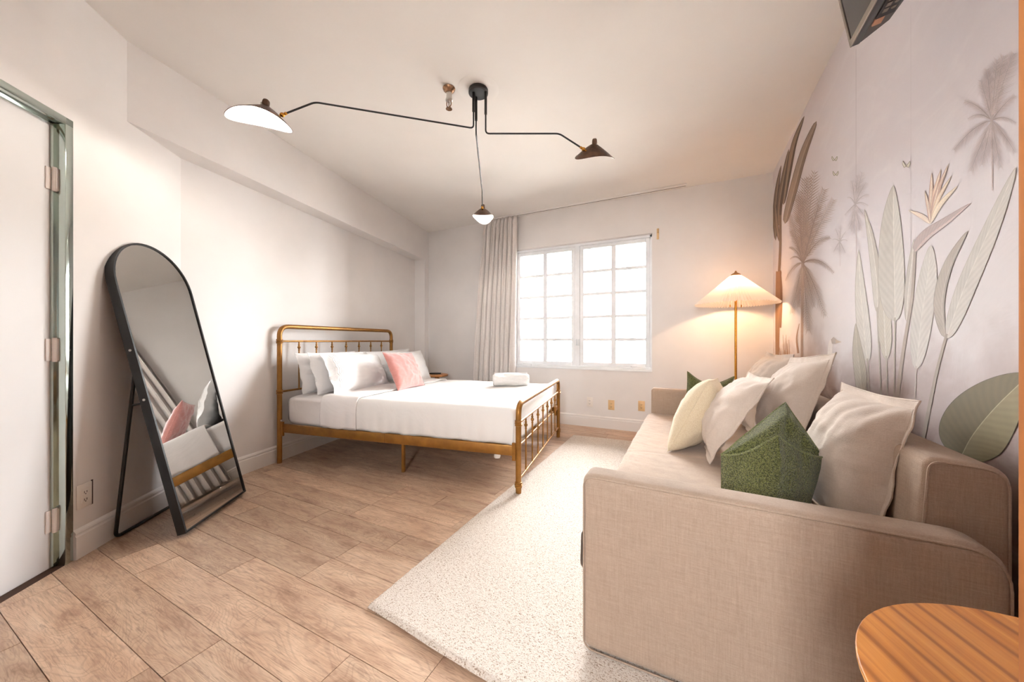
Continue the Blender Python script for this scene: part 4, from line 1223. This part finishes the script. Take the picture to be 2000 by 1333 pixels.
# ---------------------------------------------------------------- arched floor mirror
mir = empty('floor_mirror', (-2.403, 0.872, 0.0), R(125))
tag(mir, 'arched floor mirror in a black metal frame on an easel stand', 'mirror')
MWD = 0.53; MST = 1.36; LEAN = R(13.7)
def tilt(x, y, z): return (x, y * math.cos(LEAN) + z * math.sin(LEAN), z * math.cos(LEAN) - y * math.sin(LEAN) + 0.012)
def arch(w0, w1, zb, inset):
    pts = [(w0 + inset, zb)]
    cx = (w0 + w1) / 2; r = (w1 - w0) / 2 - inset
    pts = [(w0 + inset, zb + inset)]
    for k in range(29):
        a = math.pi - math.pi * k / 28
        pts.append((cx + r * math.cos(a), MST + r * math.sin(a)))
    pts.append((w1 - inset, zb + inset))
    return pts
DEP = 0.042; FWM = 0.010
out_, in_ = arch(0, MWD, 0, 0), arch(0, MWD, 0, FWM)
vs = []; fs = []
n = len(out_)
for (ol, y) in ((out_, -DEP), (out_, 0.0), (in_, 0.0), (in_, -DEP)):
    vs += [tilt(p[0], y, p[1]) for p in ol]
for l in range(4):
    for i in range(n):
        j = (i + 1) % n; m2 = (l + 1) % 4
        fs.append((l * n + i, l * n + j, m2 * n + j, m2 * n + i))
mf = MB().add(vs, fs).obj('frame', M_black, mir)
gi = arch(0, MWD, 0, FWM - 0.001)
MB().add([tilt(p[0], -DEP + 0.006, p[1]) for p in gi] + [tilt(p[0], -DEP + 0.010, p[1]) for p in gi],
         [tuple(range(n)), tuple(range(n, 2 * n))] + [(i, (i + 1) % n, n + (i + 1) % n, n + i) for i in range(n)]).obj('mirror_glass', M_mirror, mir, smooth=False)
MB().add([tilt(p[0], -0.004, p[1]) for p in gi] + [tilt(p[0], -0.001, p[1]) for p in gi],
         [tuple(range(n)), tuple(range(n, 2 * n))] + [(i, (i + 1) % n, n + (i + 1) % n, n + i) for i in range(n)]).obj('backing', M_black, mir, smooth=False)
hz_ = 0.87
t0 = tilt(0.02, 0.006, hz_); t1 = tilt(MWD - 0.02, 0.006, hz_)
stand = MB().tube(fillet([t0, (0.035, 0.312, 0.0095), (MWD - 0.03, 0.312, 0.0095), t1], 0.035, 6), 0.0085, 10).obj('stand', M_black, mir)
for xx in (0.012, MWD - 0.012):
    p = Vector(tilt(xx + (0.008 if xx < 0.2 else -0.008), -0.015, 0.72)); q = Vector((xx + 0.012, 0.205, 0.70)) if xx < 0.2 else Vector((xx - 0.012, 0.205, 0.70))
    tpar = (0.70 - 0.0095) / (t0[2] - 0.0095)
    q = Vector((0.035 + (0.02 - 0.035) * tpar, 0.312 + (t0[1] - 0.312) * tpar, 0.70)) if xx < 0.2 else Vector((MWD - 0.03 + 0.01 * tpar, 0.312 + (t0[1] - 0.312) * tpar, 0.70))
    MB().tube([p, q], 0.005, 8).obj('brace', M_black, mir)
rot = Matrix.Rotation(R(90), 3, 'Y')
for (yy, zz) in ((-0.022, 1.00), (-0.022, 0.735)):
    MB().lathe([(0, -0.003), (0.006, -0.002), (0.006, 0.002), (0, 0.003)], 12, tilt(-0.001, yy, zz), rot).obj('bolt', M_steel, mir)

# ---------------------------------------------------------------- outlets and wall marks
def outlet(name, label, loc, rz, plate, gfci=True):
    o = empty(name, loc, rz); tag(o, label, 'outlet')
    MB().box((-0.036, -0.006, -0.058), (0.036, 0.0, 0.058), 0.003, 2).obj('cover_plate', plate, o)
    ins = MB().box((-0.017, -0.009, -0.034), (0.017, -0.005, 0.034), 0.002, 2).obj('receptacle', plate, o)
    for zc in (0.018, -0.018):
        for xx in (-0.006, 0.006):
            MB().box((xx - 0.0014, -0.0095, zc - 0.005), (xx + 0.0014, -0.0088, zc + 0.005)).obj('slot', M_slot, ins, smooth=False)
        MB().lathe([(0, -0.0004), (0.0026, -0.0004), (0.0026, 0.0004), (0, 0.0004)], 10, (0, -0.0092, zc - 0.009), Matrix.Rotation(R(90), 3, 'X')).obj('ground_hole', M_slot, ins, smooth=False)
    return o
dw_pt = A0 + dd * 0.085
# the wall's local +y points out of the room, as the outlet's does
zo = 0.36
rr = ray(163, 968); tt = ((A0.x) * dn.x + A0.y * dn.y) / (rr.x * dn.x + rr.y * dn.y); dw = rr * tt
outlet('wall_outlet', 'white outlet in a broken plaster cut-out beside the door', (dw.x, dw.y, CAM_H + dw.z), DW, M_outlet)
gap = MB().box((0.036, -0.0012, -0.06), (0.046, -0.0002, 0.062), 0.0, 1).obj('wall_cutout', M_slot, None, smooth=False)
place(gap, (dw.x, dw.y, CAM_H + dw.z), DW); 
gap.parent = None; gap.data.transform(Matrix.Translation((dw.x, dw.y, CAM_H + dw.z)) @ Matrix.Rotation(DW, 4, 'Z'))
gap.data.transform((Matrix.Translation((A0.x, A0.y, 0)) @ Matrix.Rotation(DW, 4, 'Z')).inverted()); place(gap, (0, 0, 0)); gap.parent = wd
for (px, py, pm, lab) in ((1152, 785, M_outlet, 'white wall outlet under the window nearest the bed'), (1194, 791, M_almond, 'almond wall outlet under the window between two others'), (1253, 793, M_almond, 'almond wall outlet half hidden by the far sofa arm')):
    p = on_y(px, py, YB); outlet('wall_outlet', lab, (p.x, YB, p.z), 0.0, pm)
p = on_y(1285, 457, YB)
mk = MB().box((-0.012, -0.012, -0.06), (0.012, 0.0, 0.06), 0.003, 2).box((-0.006, -0.03, 0.01), (0.006, -0.01, 0.03), 0.002, 1).obj('wall_bracket', M_almond)
mk.location = p; tag(mk, 'small tan bracket on the wall beside the upper window corner', 'bracket')

# ---------------------------------------------------------------- curtain and its ceiling track
trk = MB().box((-2.52, 4.135, H - 0.022), (-0.02, 4.165, H - 0.0005), 0.003, 2).obj('curtain_track', M_trim)
tag(trk, 'white curtain track along the ceiling above the window', 'curtain track')
MB().box((-2.51, 4.146, H - 0.0235), (-0.03, 4.154, H - 0.0215)).obj('track_slot', M_slot, trk, smooth=False)
def curt(u, v, side):
    z = 0.03 + v * (H - 0.025 - 0.03)
    k = v
    xl = -2.70 + (0.20) * k ** 1.3; xr = -2.055 + 0.045 * k
    ph = u * 2 * math.pi * 8 + 0.6 * math.sin(u * 9)
    pin = max(0, (v - 0.955) / 0.045)
    amp = 0.064 * (1 - 0.45 * pin) * (0.75 + 0.25 * noise.noise(Vector((u * 6, v * 2, 0))) * 2)
    x = xl + u * (xr - xl) + 0.016 * math.sin(ph * 2 + 1) * (1 - v * 0.4)
    y = 4.138 + amp * math.copysign(abs(math.sin(ph)) ** 0.75, math.sin(ph)) + 0.008 * noise.noise(Vector((u * 12, v * 5, 2)))
    y = min(y, YB - 0.022)
    return (x, y, z)
cb = MB().grid(lambda u, v: curt(u, v, 1), 220, 60)
cu = cb.obj('curtain', M_curtain, ang=70, fixn=False)
sm = cu.modifiers.new('thickness', 'SOLIDIFY'); sm.thickness = 0.003
tag(cu, 'pale linen pinch-pleated curtain drawn to the left of the window', 'curtain')
for k in range(8):
    uu = (k + 0.22) / 8
    p = Vector(curt(uu, 0.985, 1))
    MB().tube([(p.x, p.y - 0.004, p.z - 0.10), (p.x, p.y - 0.012, p.z - 0.05), (p.x, p.y - 0.006, p.z)], [0.004, 0.011, 0.007], 8).obj('pinch_pleat', M_curtain, cu, ang=60)

# ---------------------------------------------------------------- ceiling lamp with three swivelling arms
LX, LZ = -0.222, 2.33
lc = CR(LX, LZ, 0)
lamp = empty('ceiling_lamp', (lc.x, lc.y, H))
tag(lamp, 'black three-armed ceiling lamp with flared metal shades', 'ceiling lamp')
def LP(X, Z, z): p = CR(X, Z, z); return Vector((p.x - lc.x, p.y - lc.y, z - H))
MB().lathe([(0, 0), (0.062, 0), (0.064, -0.004), (0.064, -0.026), (0.060, -0.030), (0, -0.030)], 32).obj('canopy', M_black, lamp)
def shade(name, pos, yaw, roll, pitch, parent, sc=1.0):
    """pos is the joint at the arm end; local +x runs out along the arm"""
    def rim(phi):
        c, s = math.cos(phi), math.sin(phi)
        return Vector((0.118 + 0.185 * c, 0.112 * s * (1 - 0.12 * c), -0.078 - 0.020 * math.cos(2 * phi) + 0.012 * c))
    apex = Vector((0.085, 0, 0.025))
    def surf(t, phi, off):
        r = rim(phi)
        k = t
        p = Vector((apex.x + (r.x - apex.x) * k, apex.y + (r.y - apex.y) * k, apex.z + (r.z - apex.z) * (k ** 1.15 if math.cos(phi) > 0 else k ** 1.35)))
        dirc = Vector((0, 0, 1)) * 0.8 + Vector((math.cos(phi), math.sin(phi), 0)) * 0.5
        return p + dirc.normalized() * off
    mt = Matrix.Translation(pos) @ Matrix.Rotation(yaw, 4, 'Z') @ Matrix.Rotation(pitch, 4, 'Y') @ Matrix.Rotation(roll, 4, 'X') @ Matrix.Scale(sc, 4)
    def surfm(off): return lambda i, j: mt @ surf(0.001 + i * 0.999, 2 * math.pi * j, off)
    outer = MB().grid(surfm(0.0015), 16, 48)
    ring0 = [mt @ surf(1, 2 * math.pi * j / 48, 0.0015) for j in range(48)]
    outer.tube(ring0, 0.0016, 6, True)
    so_ = outer.obj('shade', M_shade, parent, ang=60)
    MB().grid(surfm(-0.0006), 16, 48).obj('reflector', M_white_in, so_, ang=60)
    kn = MB().lathe([(0, 0.046), (0.012, 0.045), (0.018, 0.040), (0.021, 0.030), (0.022, 0.006), (0.020, 0.0), (0, 0.0)], 20)
    mk_ = mt @ Matrix.Translation((apex.x, 0, apex.z - 0.008)) @ Matrix.Rotation(R(-12), 4, 'Y')
    kn.v = [tuple(mk_ @ Vector(v)) for v in kn.v]; kn.obj('knob', M_shade, so_)
    bl = MB().lathe([(0, -0.075), (0.012, -0.072), (0.021, -0.062), (0.024, -0.05), (0.021, -0.037), (0.013, -0.022), (0.012, -0.012), (0, -0.012)], 18)
    mb_ = mt @ Matrix.Translation((apex.x + 0.012, 0, apex.z + 0.006))
    bl.v = [tuple(mb_ @ Vector(v)) for v in bl.v]; bl.obj('bulb', M_bulb, so_)
    sk = MB().lathe([(0.015, -0.018), (0.015, 0.004), (0, 0.004)], 16); sk.v = [tuple(mb_ @ Vector(v)) for v in sk.v]; sk.obj('socket', M_white_in, so_)
    return so_
def joint(pos, d, parent):
    d = d.normalized(); up = Vector((0, 0, 1)); q = d.to_track_quat('Z', 'Y').to_matrix().to_4x4()
    m = Matrix.Translation(pos) @ q
    b_ = MB().lathe([(0.006, -0.012), (0.008, -0.008), (0.008, 0.0), (0.0055, 0.002), (0.010, 0.006), (0.013, 0.014), (0.011, 0.022), (0.006, 0.027), (0.005, 0.036)], 16)
    b_.v = [tuple(m @ Vector(v)) for v in b_.v]; b_.obj('swivel_joint', M_brass, parent)
def arm(stem_xy, zc, path, yaw, roll, pitch, sleeve, adj=(0, 0, 0), sc=1.0):
    top = LP(stem_xy[0], stem_xy[1], H - 0.02); pts = [top, LP(stem_xy[0], stem_xy[1], zc)] + path
    a = MB().tube(fillet(pts, 0.025, 6), 0.0052, 10).obj('arm', M_black, lamp)
    MB().tube([top, LP(stem_xy[0], stem_xy[1], H - 0.02 - sleeve)], 0.0088, 14).obj('sleeve', M_black, a)
    d = path[-1] - path[-2]
    joint(path[-1] + d.normalized() * 0.004, d, a)
    j = path[-1] + d.normalized() * 0.032
    shade('shade', j + Vector(adj), yaw, roll, pitch, lamp, sc)
    return a
# arm to the left, arm to the right, arm towards the window
pL1 = LP(-1.150, 2.062, 2.432); pL2 = LP(-1.292, 2.015, 2.335)
arm((-0.252, 2.315), 2.432, [pL1, pL2], math.atan2((pL1 - LP(-0.25, 2.31, 2.43)).y, (pL1 - LP(-0.25, 2.31, 2.43)).x), 0.0, 0.0, 0.135, (0, 0, 0.025), 0.87)
pR1 = LP(0.309, 2.31, 2.394); pR2 = LP(0.452, 2.31, 2.302)
arm((-0.172, 2.31), 2.394, [pR1, pR2], YAW + R(14), R(36), R(-4), 0.155, (0, 0, 0.03), 0.74)
pF1 = LP(-0.275, 3.25, 2.425); pF2 = LP(-0.287, 3.41, 2.335)
arm((-0.240, 2.36), 2.425, [pF1, pF2], YAW + R(90) + R(0), 0.0, 0.0, 0.165, (0, 0, 0.02), 0.9)

# sprinkler head next to the canopy
p = on_z(877, 172, H)
sp = empty('sprinkler', (p.x, p.y, H)); tag(sp, 'aged brass sprinkler head on the ceiling beside the lamp canopy', 'sprinkler')
MB().lathe([(0, 0), (0.040, 0), (0.041, -0.004), (0.036, -0.016), (0.026, -0.024), (0.022, -0.03), (0, -0.03)], 24).obj('escutcheon', M_spr, sp)
MB().lathe([(0.018, -0.028), (0.019, -0.07), (0.022, -0.072), (0.022, -0.084), (0.012, -0.09), (0, -0.09)], 18).obj('body', M_steel, sp)
MB().tube(fillet([(0.017, 0, -0.085), (0.019, 0, -0.11), (0.004, 0, -0.128)], 0.01), 0.0035, 8).tube(fillet([(-0.017, 0, -0.085), (-0.019, 0, -0.11), (-0.004, 0, -0.128)], 0.01), 0.0035, 8).tube([(0, 0, -0.088), (0, 0, -0.128)], 0.003, 8).obj('yoke', M_spr, sp)
MB().lathe([(0, -0.126), (0.006, -0.126), (0.02, -0.134), (0.021, -0.137), (0, -0.136)], 18).obj('deflector', M_spr, sp)
# plaster patch ring around the canopy
MB().lathe([(0.068, -0.0004), (0.10, -0.002), (0.128, -0.0018), (0.136, -0.0003)], 40).obj('plaster_patch', M_ceil, lamp)

# ---------------------------------------------------------------- floor lamp
fx = CR((1437 - 1000) / FPX * 3.27, 3.27, 0)
fl_ = empty('floor_lamp', (fx.x, fx.y, 0.0))
tag(fl_, 'brass floor lamp with a wide pleated cone shade in the far corner', 'floor lamp')
MB().lathe([(0, 0), (0.135, 0), (0.14, 0.006), (0.138, 0.016), (0.10, 0.022), (0.02, 0.026), (0, 0.026)], 40).obj('base', M_brass, fl_)
MB().tube([(0, 0, 0.02), (0, 0, 1.60)], 0.0105, 16).obj('pole', M_brass, fl_)
ZB, ZT, RB, RT = 1.378, 1.655, 0.338, 0.028
def pleat(i, j):
    NP = 84
    a = 2 * math.pi * j; t = i
    fr_ = (j * NP) % 1.0; zig = abs(2 * fr_ - 1)
    r = RT + (RB - RT) * t
    r2 = r * (1 + (zig - 0.5) * 0.022)
    z = ZT + (ZB - ZT) * t + (zig - 0.5) * 0.012 * (0.3 + 0.7 * t)
    return (r2 * math.cos(a), r2 * math.sin(a), z)
MB().grid(pleat, 6, 336).obj('lamp_shade', M_pleat, fl_, ang=20)
MB().lathe([(0.045, ZT - 0.018), (0.038, ZT + 0.0), (0.012, ZT + 0.016), (0.006, ZT + 0.03), (0, ZT + 0.033)], 28).obj('cap', M_nt, fl_)
for s in (-1, 1):
    ss = MB().tube([(0, 0, 1.50), (0.045 * s, 0.02 * s, 1.50)], 0.008, 8).lathe([(0, -0.01), (0.016, -0.01), (0.016, 0.035), (0, 0.035)], 14, (0.055 * s, 0.025 * s, 1.50)).obj('socket', M_brass, fl_)
    MB().lathe([(0, 0.1), (0.015, 0.096), (0.027, 0.082), (0.030, 0.066), (0.026, 0.05), (0.014, 0.036), (0, 0.034)], 16, (0.055 * s, 0.025 * s, 1.498)).obj('bulb', M_lampbulb, ss)
    c = CR(1, 0, 0) * 0.052 * s
    ch = MB().tube([(c.x, c.y, 1.50), (c.x, c.y, 1.372)], 0.0012, 6).obj('pull_chain', M_brass, fl_)
    MB().lathe([(0, -0.026), (0.0045, -0.024), (0.0045, -0.002), (0, 0.0)], 10, (c.x, c.y, 1.374)).obj('pull', M_brass, ch)

# ---------------------------------------------------------------- wall television high on the mural wall
tv = empty('television', (0.50, 1.61, 2.048)); tag(tv, 'black flat television mounted high on the mural wall tilted down', 'television')
TW, TH = 0.92, 0.54
tm = Matrix.Rotation(R(-10), 4, 'Y')
def tvp(v): return tuple(tm @ Vector(v))
def tvo(b_, name, mat, parent=None, **k):
    b_.v = [tvp(v) for v in b_.v]; return b_.obj(name, mat, parent or tv, **k)
# local: screen faces -x, width runs towards -y, up +z
tvo(MB().box((0.0, -TW, 0.0), (0.022, 0.0, TH), 0.003, 2), 'casing', M_tv)
bz = MB()
bz.box((-0.004, -TW, 0.0), (0.001, 0.0, 0.02), 0.001, 1); bz.box((-0.004, -TW, TH - 0.012), (0.001, 0.0, TH), 0.001, 1)
bz.box((-0.004, -0.012, 0.0), (0.001, 0.0, TH), 0.001, 1); bz.box((-0.004, -TW, 0.0), (0.001, -TW + 0.012, TH), 0.001, 1)
tvo(bz, 'bezel', M_bezel)
tvo(MB().box((-0.0015, -TW + 0.011, 0.019), (0.0012, -0.011, TH - 0.011)), 'screen', M_screen, smooth=False)
vs = []
for (y, x_, zb, zt) in ((-0.005, 0.024, 0.002, 0.44), (-0.06, 0.075, 0.004, 0.40), (-0.16, 0.085, 0.004, 0.38), (-TW + 0.16, 0.085, 0.004, 0.38), (-TW + 0.06, 0.075, 0.004, 0.40), (-TW + 0.005, 0.024, 0.002, 0.44)):
    vs += [(0.021, y, zb), (x_, y, zb), (x_, y, zt), (0.021, y, zt + 0.03)]
fs = [(i * 4 + k, i * 4 + (k + 1) % 4, (i + 1) * 4 + (k + 1) % 4, (i + 1) * 4 + k) for i in range(5) for k in range(4)] + [(0, 1, 2, 3), (20, 23, 22, 21)]
tb = tvo(MB().add(vs, fs), 'back_cover', M_tvback, smooth=False)
tvo(MB().box((0.026, -0.25, -0.0015), (0.07, -0.10, 0.005)), 'port_panel', M_tv, tb, smooth=False)
for k in range(5):
    tvo(MB().box((0.034, -0.135 - 0.022 * k, -0.003), (0.046, -0.12 - 0.022 * k, 0.0)), 'port', M_bezel, tb, smooth=False)
    tvo(MB().lathe([(0.003, -0.003), (0.006, -0.003), (0.006, 0.0), (0.003, 0.0)], 12, (0.058, -0.128 - 0.022 * k, 0)), 'port', M_bezel, tb)
tvo(MB().box((0.028, -0.098, -0.001), (0.05, -0.07, 0.004)), 'rating_label', M_label, tb, smooth=False)
MB().tube([(0.15, -0.46, 0.27), (0.238, -0.46, 0.27)], 0.02, 12).box((0.222, -0.56, 0.17), (0.2395, -0.36, 0.37), 0.003, 1).box((0.10, -0.54, 0.19), (0.158, -0.38, 0.35), 0.003, 1).obj('wall_mount', M_tv, tv)

# ---------------------------------------------------------------- side table in the foreground
st = empty('side_table', (0.454, 0.609, 0.0), R(-72)); tag(st, 'round cherry wood side table in front of the near sofa arm', 'table')
MB().lathe([(0, 0.592), (0.2475, 0.592), (0.249, 0.5985), (0.2478, 0.600), (0, 0.6001)], 72).obj('table_top', M_table, st)
MB().lathe([(0, 0.572), (0.228, 0.572), (0.2465, 0.586), (0.2488, 0.5921), (0, 0.5921)], 72).obj('table_edge', M_table_edge, st)
for k in range(3):
    a = R(40 + 120 * k)
    MB().tube([(0.12 * math.cos(a), 0.12 * math.sin(a), 0.573), (0.20 * math.cos(a), 0.20 * math.sin(a), 0.0)], [0.018, 0.012], 14).obj('leg', M_table_edge, st)
MB().lathe([(0, 0.545), (0.13, 0.545), (0.14, 0.555), (0.14, 0.573), (0, 0.573)], 40).obj('apron', M_table_edge, st)

# open wooden door right beside the camera, only its edge in view
r0 = ray(1985.5, 666); e0 = Vector((r0.x, r0.y)).normalized() * 0.43
d2 = empty('door_2', (e0.x, e0.y, 0.0), R(-62)); struct(d2)
MB().box((0, 0.0, 0.008), (0.72, 0.04, 2.03), 0.002, 2).obj('leaf', M_doorwood, d2)
MB().lathe([(0, 0), (0.026, 0), (0.026, 0.008), (0.01, 0.012), (0.01, 0.04), (0.024, 0.046), (0.027, 0.06), (0.02, 0.07), (0, 0.072)], 20, (0.07, 0.04, 0.95), Matrix.Rotation(R(-90), 3, 'X')).obj('knob', M_brass, d2)
